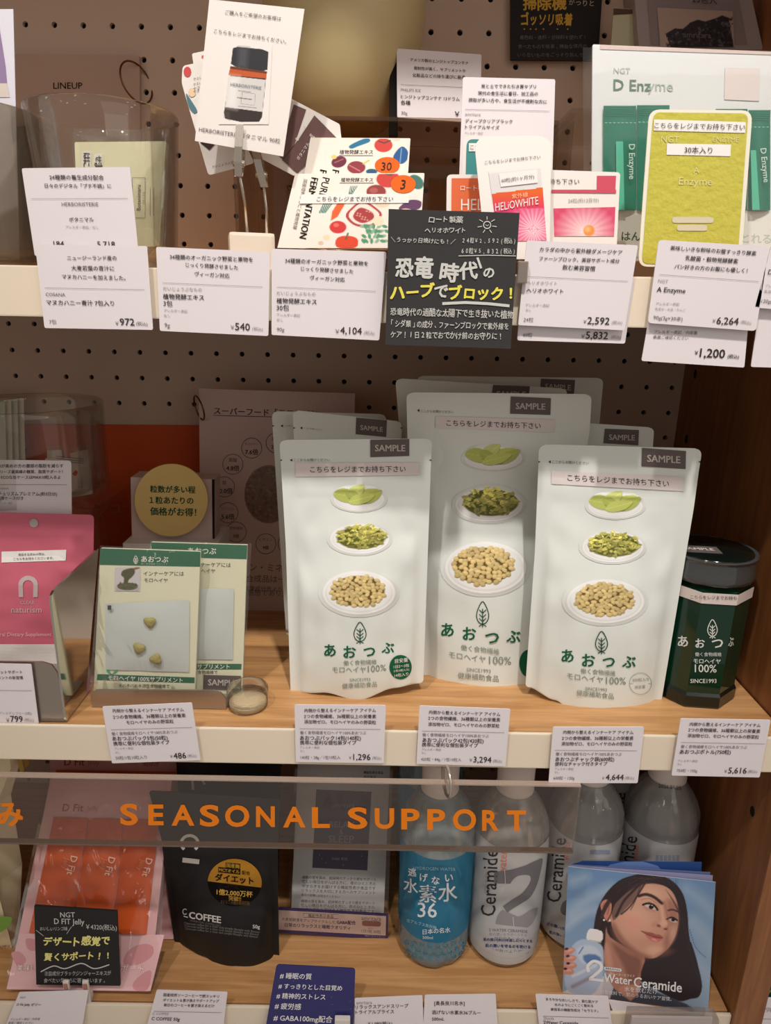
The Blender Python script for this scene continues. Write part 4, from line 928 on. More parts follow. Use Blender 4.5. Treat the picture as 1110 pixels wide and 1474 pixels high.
def badge(mb, sf):
    ppoly(mb, sf, ellp(626, 1275, 54, 59), GREEN, .0005)
    for t, y, w_ in (('目安量', 1243, 62), ('1日2～3包', 1270, 74), ('(1包10粒入り)', 1290, 74), ('14包入り', 1312, 66)): text(mb, sf, t, (626-w_/2+4, y+4), (626+w_/2+4, y-4), WHITE_INK, .01, .0008, up=(0, -1))
B0 = atZ((515, 996), Z2)
seed_pouch(L5, [(40, 178), (47, 280), (72, 690), (95, 1402)], [(778, 172), (772, 300), (766, 480), (735, 1352)], [(0, 0), (.22, 2), (.52, 17), (.8, 4), (1, 0)], Vector((0, -.2165, Z2)), .0135,
    'front left white seed pouch with a green round badge', G,
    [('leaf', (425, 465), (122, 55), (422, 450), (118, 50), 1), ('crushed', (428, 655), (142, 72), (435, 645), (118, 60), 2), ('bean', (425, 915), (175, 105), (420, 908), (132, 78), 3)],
    ([(480, 178), (668, 174), (668, 256), (480, 262)], (503, 217), (648, 217)), ([(118, 290), (715, 288), (716, 347), (118, 356)], (190, 322), (650, 319)), ((430, 1108), 64, 100, DGREEN, 4),
    [('あ', 285, 1195, 54), ('お', 380, 1203, 58), ('つ', 475, 1200, 54), ('ぶ', 565, 1183, 58)],
    [('働く食物繊維', 350, 1256, 510, 1250), ('モロヘイヤ', 296, 1288, 458, 1288), ('100%', 468, 1284, 556, 1276), ('SINCE1993', 380, 1337, 480, 1334), ('健康補助食品', 344, 1368, 512, 1358)], badge, seed=1, arrow=((92, 276), (285, 276)), rc=10)
seed_pouch((0, 0, 1.0), [(779, 646), (776, 668), (768, 800), (757, 1001)], [(1009, 645), (1006, 672), (1000, 730), (951, 1008)], [(0, 0), (.2, 6), (.5, 15), (.82, 6), (1, 0)], Vector((0, -.2185, Z2)), .0135,
    'front right white seed pouch beside the dark green bottle', G, None, None, None, None, None, (), None, seed=2) if False else None
seed_pouch(L8, [(80, 122), (78, 200), (62, 600), (20, 1200)], [(806, 140), (790, 238), (768, 400), (622, 1272)], [(0, 0), (.2, 14), (.5, 62), (.8, 42), (1, 0)], Vector((0, -.2205, Z2)), .0135,
    'front right white seed pouch leaning beside the dark green bottle', G,
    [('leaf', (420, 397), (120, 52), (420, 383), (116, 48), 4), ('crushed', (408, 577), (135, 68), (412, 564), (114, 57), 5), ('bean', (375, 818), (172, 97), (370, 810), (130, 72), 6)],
    ([(538, 138), (733, 152), (731, 232), (535, 220)], (561, 183), (707, 190)), ([(137, 238), (722, 268), (722, 330), (135, 298)], (207, 270), (657, 298)), ((358, 1000), 58, 96, DGREEN, 4),
    [('あ', 207, 1062, 52), ('お', 300, 1082, 56), ('つ', 390, 1088, 52), ('ぶ', 480, 1088, 58)],
    [('働く食物繊維', 265, 1128, 420, 1140), ('モロヘイヤ', 205, 1150, 365, 1170), ('100%', 378, 1170, 466, 1172), ('SINCE1993', 285, 1206, 382, 1212), ('健康補助食品', 247, 1225, 412, 1242)],
    lambda mb, sf: (pline(mb, sf, ellp(531, 1184, 49, 48, 32)+[(580, 1184)], 2, ink(150, 158, 152)), pline(mb, sf, [(484, 1184), (578, 1184)], 2, ink(150, 158, 152)), text(mb, sf, '600粒入り', (496, 1168), (568, 1165), ink(130, 140, 134), 0, .0005, up=(0, -1)), text(mb, sf, '目安量', (508, 1200), (552, 1197), ink(130, 140, 134), 0, .0005, up=(0, -1))),
    seed=2, arrow=((122, 200), (300, 206)), rc=11)
# the pouch in the middle and those behind
o_ = seed_pouch(L7, [(-60, -300), (-52, 0), (-20, 700), (30, 1335)], [(1005, -290), (990, -60), (900, 400), (800, 1385)], [(0, 0), (.2, 30), (.5, 92), (.75, 45), (1, 0)], Vector((0, -.190, Z2)), .016,
    'middle white seed pouch between the two front ones', G,
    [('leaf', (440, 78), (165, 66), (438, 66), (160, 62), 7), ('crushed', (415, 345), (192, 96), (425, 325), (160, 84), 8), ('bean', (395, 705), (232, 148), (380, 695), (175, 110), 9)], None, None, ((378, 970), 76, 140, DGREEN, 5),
    [('あ', 176, 1064, 70), ('お', 302, 1086, 74), ('つ', 432, 1108, 76), ('ぶ', 555, 1102, 78)],
    [('働く食物繊維', 253, 1164, 474, 1190), ('モロヘイヤ', 185, 1205, 395, 1235), ('100%', 415, 1235, 542, 1240), ('SINCE1993', 285, 1290, 424, 1300), ('健康補助食品', 236, 1325, 470, 1345)],
    lambda mb, sf: (ppoly(mb, sf, ellp(640, 1255, 52, 78), GREEN, .0006), setattr(sf, 'k', L6), pquad(mb, sf, [(487, 113), (647, 120), (645, 187), (484, 182)], TAGC, .0006), text(mb, sf, 'SAMPLE', (507, 150), (624, 153), ink(196, 186, 178), .02, .0009),
        pquad(mb, sf, [(187, 192), (662, 206), (659, 257), (185, 238)], mat('sticker_pinkish', (226, 216, 214), .5), .0006, 12), text(mb, sf, 'こちらをレジまでお持ち下さい', (230, 219), (606, 231), DK, 0, .0009),
        ppoly(mb, sf, [(112, 169), (122, 163), (122, 175)], DK, .0004), text(mb, sf, 'ここからお開けください', (128, 171), (258, 176), MD, 0, .0004)), seed=3, t0=.19, rc=10, side=.75)
def back_pouch(q, tagq, ta, tb, Y, label, seed, arrow=None, k=(0, 0, 1.0)):
    (tl, tr, br, bl) = q
    return seed_pouch(k, [tl, bl], [tr, br], [(0, 0), (.5, 6), (1, 0)], Vector((0, Y, Z2)), .007, label, G, None, (tagq, ta, tb) if tagq else None, None, None, None, (), None, seed=seed, arrow=arrow)
back_pouch([(421, 591), (579, 606), (566, 925), (440, 925)], [(513, 601), (557, 605), (556, 629), (512, 625)], (519, 615), (551, 618), -.165, 'white seed pouch directly behind the front left pouch', 4, arrow=((432, 616), (464, 619)))
back_pouch([(391, 592), (556, 596), (548, 915), (412, 915)], None, None, None, -.143, 'hindmost white seed pouch behind the front left pouch', 5, arrow=((404, 613), (425, 613)))
back_pouch([(569, 545), (817, 559), (790, 925), (600, 925)], [(710, 554), (763, 556), (761, 572), (708, 570)], (715, 567), (757, 568), -.150, 'white seed pouch directly behind the middle pouch', 6)
back_pouch([(600, 541), (869, 544), (835, 915), (620, 915)], [(779, 545), (828, 547), (826, 572), (777, 569)], (785, 556), (822, 558), -.124, 'hindmost white seed pouch behind the middle pouch', 7)
back_pouch([(790, 606), (942, 615), (918, 935), (785, 935)], [(871, 617), (920, 619), (919, 641), (869, 638)], (877, 629), (914, 630), -.176, 'white seed pouch behind the front right pouch', 8)

# dark green bottle
a, b = atZ((985, 1018), Z2), atZ((1034, 1021.6), Z2); m_ = (a+b)/2; dr = (b-a).normalized(); inn = Vector((-dr.y, dr.x, 0)); side = (b-a).length; ap = side*1.2071; c = m_+inn*ap; ang = math.atan2(dr.y, dr.x)
BZ = lambda y: atY((1010, y), m_.y).z-Z2
e = empty('supplement_bottle', (c.x, c.y, Z2)); tag(e, 'dark green octagonal bottle with a smoky lid at the right of the middle shelf', 'bottle')
def octa(z_r, m, name, parent, cap=True):
    mb = MB(); v = []; 
    for z, f_ in z_r:
        for i in range(8):
            t = ang-math.pi/2-math.pi/8+i*math.pi/4; R = ap/math.cos(math.pi/8)*f_; v.append((c.x+R*math.cos(t), c.y+R*math.sin(t), Z2+z))
    f = [[j*8+i, j*8+(i+1) % 8, (j+1)*8+(i+1) % 8, (j+1)*8+i] for j in range(len(z_r)-1) for i in range(8)]
    if cap: f += [list(range(7, -1, -1)), [(len(z_r)-1)*8+i for i in range(8)]]
    mb.add(v, f, m); return mb
zb0, zb1 = BZ(870), BZ(854.5)
H = BZ(843)
BG = mat('dark_green_glass', (6, 46, 30), .08, spec=.6); BLK = mat('black_green_base', (8, 22, 18), .15, spec=.6)
octa([(0, .97), (.0015, 1), (.010, 1), (.0125, .96)], BLK, '', e).build('base', e)
mb = octa([(.0125, .955), (H-.014, .955), (H-.006, .93), (H, .70)], BG, '', e)
fp = Plane(m_+inn*ap*.045, 0, math.degrees(ang), L8); WI = ink(214, 216, 210)
leaf_icon(mb, fp, (850, 940), 46, 80, WI, 4)
for ch, x, y, w_ in (('お', 795, 1006, 40), ('つ', 872, 1005, 48)): text(mb, fp, ch, (x-w_/2, y), (x+w_/2, y), WI, .02, up=(0, -1))
for t, x0, y0, x1, y1, bo in (('働く食物繊維', 773, 1054, 890, 1055, 0), ('モロヘイヤ', 766, 1084, 886, 1086, .015), ('100%', 772, 1115, 868, 1117, .01), ('SINCE1993', 752, 1172, 868, 1172, .01)): text(mb, fp, t, (x0, y0), (x1, y1), WI, bo, up=(0, -1))
lp = Plane(a+inn*0+ (Vector((-dr.x, -dr.y, 0))*0), 0, math.degrees(ang)-45, L8); lp.o = c+Vector((math.cos(ang-math.pi/2-math.pi/4), math.sin(ang-math.pi/2-math.pi/4), 0))*ap*.955
rp_ = Plane(c+Vector((math.cos(ang-math.pi/4), math.sin(ang-math.pi/4), 0))*ap*.955, 0, math.degrees(ang)+45, L8)
text(mb, lp, 'あ', (697, 996), (741, 998), WI, .02, up=(0, -1)); text(mb, rp_, 'ぶ', (920, 1000), (944, 998), WI, .02, ys=1.9, up=(0, -1))
mb.build('body', e)
mb = octa([(zb0, .985), (zb1, .985)], mat('paper_band', (214, 200, 194), .6), '', e, False)
text(mb, Plane(m_+inn*ap*.0145, 0, math.degrees(ang), L8), 'こちらをレジまでお持ち', (722+30, 800), (958, 806), DK, 0, .0006, up=(0, -1)); mb.build('paper_band', e)
LR = ap*1.06; zl = H-.002
mb = MB(); lz = BZ(836)+.001
zl0 = H-.002; hl = BZ(806)-BZ(840)
mb.lathe([(LR*.8, zl0), (LR*.98, zl0+.001), (LR, zl0+.004), (LR*.985, zl0+.008), (LR*.985, zl0+.016), (LR, zl0+.02), (LR*1.01, zl0+hl), (LR*.96, zl0+hl+.0012), (.0001, zl0+hl+.0012)], (c.x, c.y, Z2), mat('smoky_clear_lid', (64, 66, 66), .06, spec=.8), 56); mb.build('lid', e)
mb = MB(); mb.lathe([(LR*.92, zl0+hl+.0013), (LR*.9, zl0+hl+.0022), (.0001, zl0+hl+.0022)], (c.x, c.y, Z2), mat('black_green_lid_top', (10, 20, 18), .12, spec=.6), 48)
P_ = Vector((c.x-.012, c.y-.004, Z2+zl0+hl+.0024)); mb.box(P_, (.030, .014, .0004), TAGC, Matrix.Rotation(ang, 3, 'Z'))
v, f, x0, wd = glyphs('SAMPLE', .02); ca, sa = math.cos(ang), math.sin(ang)
mb.add([P_+Vector(((x-x0-wd/2)/wd*.022*ca-(y-.36)/wd*.024*sa, (x-x0-wd/2)/wd*.022*sa+(y-.36)/wd*.024*ca, .0004)) for x, y in v], f, ink(206, 200, 192)); mb.build('lid_top', e)

# orange board, leaflets, tumbler at the left
sf = Plane(atY((190, 620), -.004), 0, 0); mb = MB(); sheet(mb, sf, [(36, 611), (300, 613), (296, 905), (52, 905)], mat('burnt_orange_board', (206, 84, 34), .55), .003)
sf.k = L1; FT = ink(196, 130, 96)
for t, a, b in (('ジ', (500, 985), (580, 960)), ('ュ', (590, 965), (650, 960)), ('ー', (655, 960), (690, 955)), ('最', (240, 690), (350, 690)), ('近', (370, 688), (465, 688))): text(mb, sf, t, a, b, FT, .01, .0005)
tag(mb.build('poster'), 'burnt orange poster with faint lettering on the back board behind the middle shelf', 'poster')
for i in range(4):
    x1 = 34-i*9; sf = Plane(atY((10, 720), -.022-i*.003), 3); mb = MB(); sheet(mb, sf, [(-70, 574+i), (x1, 573+i*2), (x1+8, 880), (-60, 880)], mat('pale_leaflet_%d' % (i % 2), ((214, 208, 188), (196, 204, 186))[i % 2], .5), .0006)
    pquad(mb, sf, [(-60, 620), (x1-22, 620), (x1-20, 700), (-60, 700)], ink(70, 66, 62), .0004); tag(mb.build('leaflet'), 'pale tall leaflet standing behind the tumbler at the left of the middle shelf', 'leaflet', 'pale leaflets')
Yt = -.108; P = atY((40, 732), Yt-.045); zr = P.z
riser('display_riser', -.335, -.222, -.158, -.056, zr, Z2, ACR, 'clear acrylic riser under the tumbler at the left of the middle shelf')
tumbler('tumbler', (-72, 580), (141, 581), 0, Yt, zr, GLASS, 'clear straight tumbler with white sachets at the left of the middle shelf', .97)
gl = 'white sachets in the left tumbler'
for i, (q, Yq, lab) in enumerate([([(470, 612), (620, 610), (640, 1020), (470, 1040)], -.094, 'white sachet standing at the back of the left tumbler'), ([(700, 640), (872, 606), (905, 900), (740, 930)], -.108, 'white sachet sticking out highest on the right in the left tumbler'),
     ([(450, 690), (880, 690), (915, 1050), (470, 1120)], -.122, 'white sachet with a red heart at the front of the left tumbler')]):
    sf = Plane(atY((60, 700), Yq), 8, 0, Z7); mb = MB(); sheet(mb, sf, q, mat('white_sachet', (206, 190, 180), .4, bump=.3, scale=60), .003, .001)
    if i == 2:
        ppoly(mb, sf, smooth([(735, 830), (755, 812), (778, 830), (755, 868), (725, 850)]), ink(190, 80, 66)); 
        for x in (785, 820): text(mb, sf, '成分表示', (x, 985), (x, 890), MD)
        for y in (700, 722, 744): pline(mb, sf, [(560, y-30), (840, y)], 7, MD)
    tag(mb.build('sachet'), lab, 'sachet', gl)
price_card('price_card', Z7, [(-150, 706), (712, 716), (716, 1400), (-150, 1400)], -.167, [('MIが高めの方の腹部の脂肪を減らす', -30, 770, 632, 768), ('シリーズ最高峰の糖質、脂質サポート！', -40, 828, 626, 826), ('ECOな缶ケースはMAX10粒入るよ', 10, 882, 604, 882), ('naturism', -30, 990, 85, 990, LT), ('チュリズムプレミアム(約3日分)', -20, 1046, 568, 1050), ('携帯ケース付き', -30, 1092, 232, 1092), ('アレルギー表記', -20, 1140, 122, 1141, LT)],
    'white card standing behind the pink pouch', rules=[(0, 955, 668, 957)], r=.003)
# pink pouch in its steel stand
PK = mat('pink_pouch', (206, 104, 124), .32, spec=.4)
sf = Pouch(Vector((0, -.179, Z2)), [(-80, 736), (-80, 952)], [(135, 741), (134.5, 800), (125, 954)], [(0, 0), (1, 0)], .009, .14, 2, 0, .05, seed=11, rc=6, k=L2); mb = sf.mesh(PK)
pquad(mb, sf, [(-250, 693), (470, 693), (455, 830), (-250, 830)], ink(226, 222, 218), .0004, 16, 8)
pquad(mb, sf, [(8, 200), (353, 190), (350, 248), (8, 258)], mat('sticker_white', (240, 236, 232), .6), .0005); text(mb, sf, '商品をお求めの際は、', (98, 217), (240, 213), DK, 0, .0008); text(mb, sf, 'こちらをお持ちくださいませ。', (72, 240), (285, 234), DK, 0, .0008)
SILV = ink(196, 178, 176); pline(mb, sf, [(112, 443)]+[(150-40*math.cos(t), 378-38*math.sin(t)) for t in [math.pi*i/14 for i in range(15)]]+[(188, 443)], 24, SILV, .0006)
text(mb, sf, 'naturism', (60, 508), (222, 508), SILV, 0, .0006); text(mb, sf, 'CLEAR', (108, 470), (185, 470), SILV, 0, .0006); text(mb, sf, 'Natural Dietary Supplement', (-60, 640), (275, 640), ink(234, 190, 200), 0, .0006)
ppoly(mb, sf, ellp(180, 48, 23, 23), mat('punched_hole', (176, 172, 168), .5), .0006)
tag(mb.build('pouch'), 'pink pouch with a silver arch emblem in the steel stand', 'pouch')
XS = atZ((96, 1040), Z2).x; e = empty('steel_stand', (XS-.06, -.2, Z2)); tag(e, 'brushed steel stand with a slanted side plate holding the pink pouch', 'stand')
MIR = mat('polished_steel_side', (206, 202, 192), .10, 1.0)
pts = [atX(p, XS) for p in [(142, 789), (78, 850), (74.5, 857), (74, 866), (96, 1040), (124, 1005)]]
pts = [Vector((XS, q.y, max(q.z, Z2+.0005))) for q in pts]
mb = MB(); mb.poly(pts, MIR, .0016, Vector((1, 0, 0))); mb.build('side_plate', e)
yl = pts[4].y
sf = Plane(Vector((0, yl+.0005, Z2)), 0, 0); q = [sf.at(p) for p in [(-80, 952), (60, 953), (74, 957), (82, 968), (88, 990), (95.5, 1040)]]+[Vector((sf.at((-80, 1040)).x, yl+.0005, Z2+.0006))]
q[5] = Vector((XS, yl+.0005, Z2+.0006))
mb = MB(); mb.poly(q, STEEL, .0015, Vector((0, -1, 0))); mb.build('front_lip', e)
mb = MB(); mb.box(((XS-.34)/2, (yl-.172)/2, Z2+.0008), (XS+.34, -yl-.172, .0012), STEEL); mb.build('base_plate', e)
price_card('price_card', L2, [(-300, 790), (166, 800), (206, 1119), (-260, 1119)], yl-.002, [('ダイエットサポート', -60, 843, 118, 842), ('サプリメントの新習慣', -70, 872, 122, 872), ('乳、アレルゲンフリー(5粒)', -40, 1060, 168, 1062, LT), ('￥', 32, 1098, 50, 1098, MD), ('799', 55, 1090, 120, 1091, DK), ('(税込)', 128, 1096, 180, 1098, LT)],
    'white price card for 799 yen on the steel stand of the pink pouch', rules=[(-100, 938, 170, 941)])

# round sign, its box and riser
P = atY((248, 775), -.125); zs = P.z
mb = MB(); xl, xr = atY((186, 780), -.13).x, atY((312, 780), -.13).x; mb.box(((xl+xr)/2, -.115, (zs+Z2)/2), (xr-xl+.004, .05, zs-Z2), mat('white_plinth', (214, 206, 198), .5), bev=.0008); o = mb.build('plinth'); tag(o, 'pale plinth behind the two green and white packs carrying the round sign', 'plinth')
sf = Plane(atY((248, 775), -.124), 0, 0); mb = MB(); sheet(mb, sf, [(188, 687), (308, 690), (308, 777), (190, 776)], mat('mauve_carton', (196, 172, 164), .6), .022, .0005)
o = mb.build('carton'); tag(o, 'mauve carton on the pale plinth behind the round gold sign', 'box')
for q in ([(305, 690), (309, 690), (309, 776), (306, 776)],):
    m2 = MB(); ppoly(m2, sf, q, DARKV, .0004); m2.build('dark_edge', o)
sf = Plane(atY((246, 773), -.132), 0, 0, L1); mb = MB(); sheet(mb, sf, ellp(912, 925, 195, 193, 64), mat('gold_beige_disc', (206, 178, 112), .55), .0015)
sf.up = (0, -1)
for t, x0, y0, x1, y1 in (('粒数が多い程', 800, 866, 1040, 871), ('１粒あたりの', 796, 925, 1030, 929), ('価格がお得！', 800, 984, 1045, 991)): text(mb, sf, t, (x0, y0), (x1, y1), DGREEN, .018)
tag(mb.build('round_sign'), 'round gold beige sign with three lines of green characters', 'sign')
# glossy superfood leaflet with a ring
sf = Plane(atY((400, 879), -.0735), 8, 0, L4); mb = MB(); sheet(mb, sf, [(130, 105), (935, 130), (915, 1256), (143, 1250)], mat('glossy_mauve_leaflet', (202, 176, 168), .22), .0012)
text(mb, sf, 'スーパーフード「モロヘイヤ」', (208, 220), (760, 238), DK, .009); pline(mb, sf, [(205, 243), (760, 258)], 3, DK)
def food(p):
    p.ell(490, 650, 126, 150, (128, 104, 92), soft=8); r2 = np.random.default_rng(5)
    for i in range(260):
        a_, q = r2.uniform(0, 6.3), r2.uniform(0, 1)**.5; g = r2.uniform(.75, 1.25); p.ell(490+122*q*math.cos(a_), 650+146*q*math.sin(a_), r2.uniform(4, 12), r2.uniform(3, 8), (128*g, 104*g, 90*g), r2.uniform(0, 3), 4, .7)
picture(mb, sf, [(355, 495), (620, 495), (620, 805), (355, 805)], 50, 58, food, (202, 176, 168), .0003, .25, mask=lambda X, Y: ((X-490)/126)**2+((Y-650)/150)**2 < 1)
for cx_, cy_, t1_, t2_ in ((402, 412, 'β-カロテン', '7.6倍'), (528, 385, '葉酸', '22倍'), (305, 495, '葉酸', '4.8倍'), (262, 612, '鉄', '60.0倍'), (280, 745, 'カルシウム', '5.6倍'), (322, 845, '食物繊維', '3倍'), (475, 905, 'ビタミン', '9倍'), (590, 905, 'カリウム', '3倍')):
    pline(mb, sf, ellp(cx_, cy_, 52, 52, 30)+[(cx_+52, cy_)], 2.5, DK); q_ = 34 if len(t1_) > 2 else 11*len(t1_); text(mb, sf, t1_, (cx_-q_, cy_-22), (cx_+q_, cy_-20), MD); q_ = 9*len(t2_)-3; text(mb, sf, t2_, (cx_-q_, cy_+20), (cx_+q_, cy_+21), DK, .015)
for t, y, x0 in (('ビタミン・ミネラルなどの栄養', 1030, 260), ('化学的合成品は一切使用しません。', 1088, 250), ('日本食品標準成分表より当社にて比較した値です', 1140, 250), ('※個人の感想であり効果を保証しません', 1160, 250)): text(mb, sf, t, (x0, y-8), (880, y+10), MD)
bk = mb.build('leaflet'); tag(bk, 'glossy mauve leaflet with a ring and circled figures behind the seed pouches', 'leaflet'); P = sf.at((140, 200)); ring('binder_ring', P+Vector((0, -.006, 0)), .0115, (.80, .52, .2), .0008, BRONZE, bk)

# green and white packs in a steel tray
CREAMP = mat('cream_pack_card', (232, 230, 202), .5); GP = mat('green_pack_print', (36, 104, 74), .45)
def pack(q, k, Y, tilt, deco, label, name='supplement_pack'):
    sf = Plane(atY((k[0]+q[3][0]/k[2], k[1]+q[3][1]/k[2]), Y), tilt, 0, k); mb = MB(); sheet(mb, sf, q, CREAMP, .0025, .0008); deco(mb, sf); o = mb.build(name); tag(o, label, 'pack', 'green and white packs')
    return o, sf
def d1(mb, sf):
    pquad(mb, sf, [(54, 182), (586, 200), (585, 280), (50, 270)], GP, .0003)
    leaf_icon(mb, sf, (242, 243), 24, 42, WHITE_INK, 3); text(mb, sf, 'あおつぶ', (272, 240), (415, 243), WHITE_INK, .015); text(mb, sf, '働く食物繊維 モロヘイヤ', (270, 264), (412, 267), ink(150, 190, 170))
    def bowl(p):
        p.c[:] = (214, 208, 214); p.ell(198, 395, 62, 28, (180, 170, 176), soft=6); p.ell(198, 385, 55, 20, (90, 92, 62), soft=5); p.line([(258, 285), (235, 292), (215, 300)], 12, (150, 110, 72), 3); p.poly([(175, 300), (225, 288), (238, 310), (222, 335), (205, 350), (196, 372), (178, 370), (180, 340), (165, 325)], (84, 82, 50), 5, 1, 3)
        r2 = np.random.default_rng(2)
        for i in range(60): p.ell(r2.uniform(150, 245), 382+r2.uniform(-12, 12), r2.uniform(4, 9), r2.uniform(2, 5), (r2.uniform(60, 130), r2.uniform(70, 120), 60), r2.uniform(0, 3), 3, .8)
        p.line([(138, 380), (150, 400), (198, 412), (246, 402), (258, 380)], 5, (206, 200, 206), 4, .9, 3)
    picture(mb, sf, [(132, 285), (267, 283), (265, 412), (128, 410)], 46, 44, bowl, (214, 208, 214), .0004)
    text(mb, sf, 'インナーケアには', (283, 317), (498, 318), DK); text(mb, sf, 'モロヘイヤ', (287, 352), (412, 354), DK)
    pquad(mb, sf, [(38, 852), (556, 870), (555, 900), (34, 884)], GP, .0003); text(mb, sf, 'モロヘイヤ 100%サプリメント', (95, 872), (492, 886), WHITE_INK, .012, .0006); text(mb, sf, 'ネバネバの水溶性食物繊維で', (150, 912), (422, 917), DK)
    SP = ink(40, 176, 124)
    for dx, dy in ((-14, -8), (14, -8), (0, 8)): ppoly(mb, sf, smooth([(115+dx*1.6, 838+dy*1.6), (115+dx*1.5+8, 846+dy), (115, 856), (115+dx*1.5-8, 846+dy)]), SP, .0007)
    pquad(mb, sf, [(345, 934), (550, 934), (550, 960), (345, 960)], TAGC, .0006)
def d2(mb, sf):
    pquad(mb, sf, [(322, 150), (836, 165), (832, 240), (330, 225)], GP, .0003); text(mb, sf, 'あおつぶ', (520, 197), (670, 198), WHITE_INK, .015)
    text(mb, sf, 'インナーケアには', (535, 268), (748, 272), DK); text(mb, sf, 'モロヘイヤ', (538, 302), (665, 304), DK)
    pquad(mb, sf, [(330, 795), (806, 798), (804, 828), (330, 826)], GP, .0003); text(mb, sf, 'モロヘイヤ 100%サプリメント', (350, 812), (742, 813), WHITE_INK, .012, .0006); text(mb, sf, 'ネバネバの水溶性食物繊維で', (400, 843), (678, 843), DK)
    pquad(mb, sf, [(603, 856), (803, 862), (803, 938), (600, 936)], TAGC, .0006); text(mb, sf, 'SAMPLE', (628, 895), (778, 899), ink(206, 196, 190), .02, .0009)
TABM = mat('green_beige_tablet', (172, 160, 92), .6, bump=.5, scale=500)
def sachet_part(o, sf, q, tabs, dark):
    mb = MB(); N = 10; v = []
    for j in range(N+1):
        for i in range(N+1):
            u, t = i/N, j/N; v.append(sf.at(blerp(q, u, t), .001+.0022*(math.sin(math.pi*u)*math.sin(math.pi*t))**.5+.0006*noise.noise(Vector((u*4, t*4, q[0][0])))))
    mb.add(v, [[j*(N+1)+i, j*(N+1)+i+1, (j+1)*(N+1)+i+1, (j+1)*(N+1)+i] for j in range(N) for i in range(N)], mat('pale_blue_sachet', (206, 212, 210), .3), True)
    if dark: prect(mb, sf, dark[0], dark[1], dark[2], dark[3], ink(70, 70, 68), .0035)
    s_ = mb.build('inner_sachet', o)
    for (x, y, r_) in tabs:
        P = sf.at((x, y), .0033); mb = MB(); rad_ = 36/3.7*(P-CAM).length/1040; v = []; 
        for zz, sc in ((0, .8), (.0012, 1), (.0024, .8), (.003, .3)):
            for i in range(18):
                t = 2*math.pi*i/18+r_; rr = rad_*sc*(.86+.14*math.cos(3*t-3*r_)); v.append(P+Vector((rr*math.cos(t), 0, rr*math.sin(t)))+sf.n*zz)
        mb.add(v, [[j*18+i, j*18+(i+1) % 18, (j+1)*18+(i+1) % 18, (j+1)*18+i] for j in range(3) for i in range(18)]+[[54+i for i in range(18)]], TABM, True); mb.build('tablet', s_)
def filmover(o, sf, q, off, seed, m=FILM, N=18, amp=.0012):
    mb = MB(); v = []
    for j in range(N+1):
        for i in range(N+1):
            u, t = i/N, j/N; v.append(sf.at(blerp(q, u, t), off*(.35+.65*(math.sin(math.pi*u)*math.sin(math.pi*t))**.5)+amp*noise.noise(Vector((u*5+seed, t*7, seed)))))
    mb.add(v, [[j*(N+1)+i, j*(N+1)+i+1, (j+1)*(N+1)+i+1, (j+1)*(N+1)+i] for j in range(N) for i in range(N)], m, True); mb.build('clear_film', o)
q2 = [(322, 150), (836, 165), (808, 968), (330, 960)]
o, sf = pack(q2, L3, -.226, 6, d2, 'right of the two green and white packs, partly hidden, with a grey SAMPLE tag')
sachet_part(o, sf, [(480, 398), (765, 395), (758, 775), (470, 772)], [], None); filmover(o, sf, [(318, 140), (860, 155), (815, 970), (320, 970)], .006, 2)
q1 = [(54, 182), (586, 200), (556, 968), (16, 968)]
o, sf = pack(q1, L3, -.2365, 6, d1, 'left of the two green and white packs, showing three green tablets')
sachet_part(o, sf, [(80, 478), (528, 458), (525, 842), (82, 828)], [(320, 573, .5), (263, 712, 2.3), (352, 770, 1.2)], (92, 486, 112, 510)); filmover(o, sf, [(52, 168), (606, 190), (566, 968), (-6, 968)], .0075, 1)
xl, xr = atZ((134, 1016), Z2).x, atZ((326, 1020), Z2).x
e = empty('steel_tray', ((xl+xr)/2, -.232, Z2)); tag(e, 'low brushed steel tray holding the two green and white packs', 'tray')
sf = Plane(Vector((0, -.2445, Z2)), 0, 0); q = [sf.at(p) for p in [(130, 1003), (134, 996), (140, 993), (308, 994), (318, 997), (325, 1006)]]+[Vector((xr, -.2445, Z2+.0005)), Vector((xl, -.2445, Z2+.0005))]
mb = MB(); mb.poly(q, STEEL, .0012, Vector((0, -1, 0))); mb.build('front_lip', e)
mb = MB(); mb.box(((xl+xr)/2, -.228, Z2+.0008), (xr-xl, .034, .0012), STEEL); mb.build('base_plate', e)
# small round jar of powder
c = Vector((atZ((357, 1015), Z2).x, -.2385, Z2)); r = .0148
e = empty('sample_jar', c); tag(e, 'small round clear jar of pale powder beside the steel tray', 'jar')
mb = MB(); mb.lathe([(.0001, .0008), (r*.93, .0008), (r*.93, .0040), (.006, .0047), (.0001, .0056)], c, mat('pale_powder', (214, 196, 160), .9, bump=.4, scale=900), 40); mb.build('powder', e)
JAR = clear('jar_plastic', (250, 248, 245), .05, .8, .03, .02)
mb = MB(); mb.lathe([(.0001, .0003), (r*.97, .0003), (r, .001), (r, .0085), (r*.97, .0085)], c, JAR, 48); mb.build('base', e)
mb = MB(); mb.lathe([(r*1.03, .0082), (r*1.04, .0086), (r*1.04, .0145), (r*1.0, .0155), (r*.9, .0152), (.0001, .015)], c, JAR, 48); mb.build('lid', e)

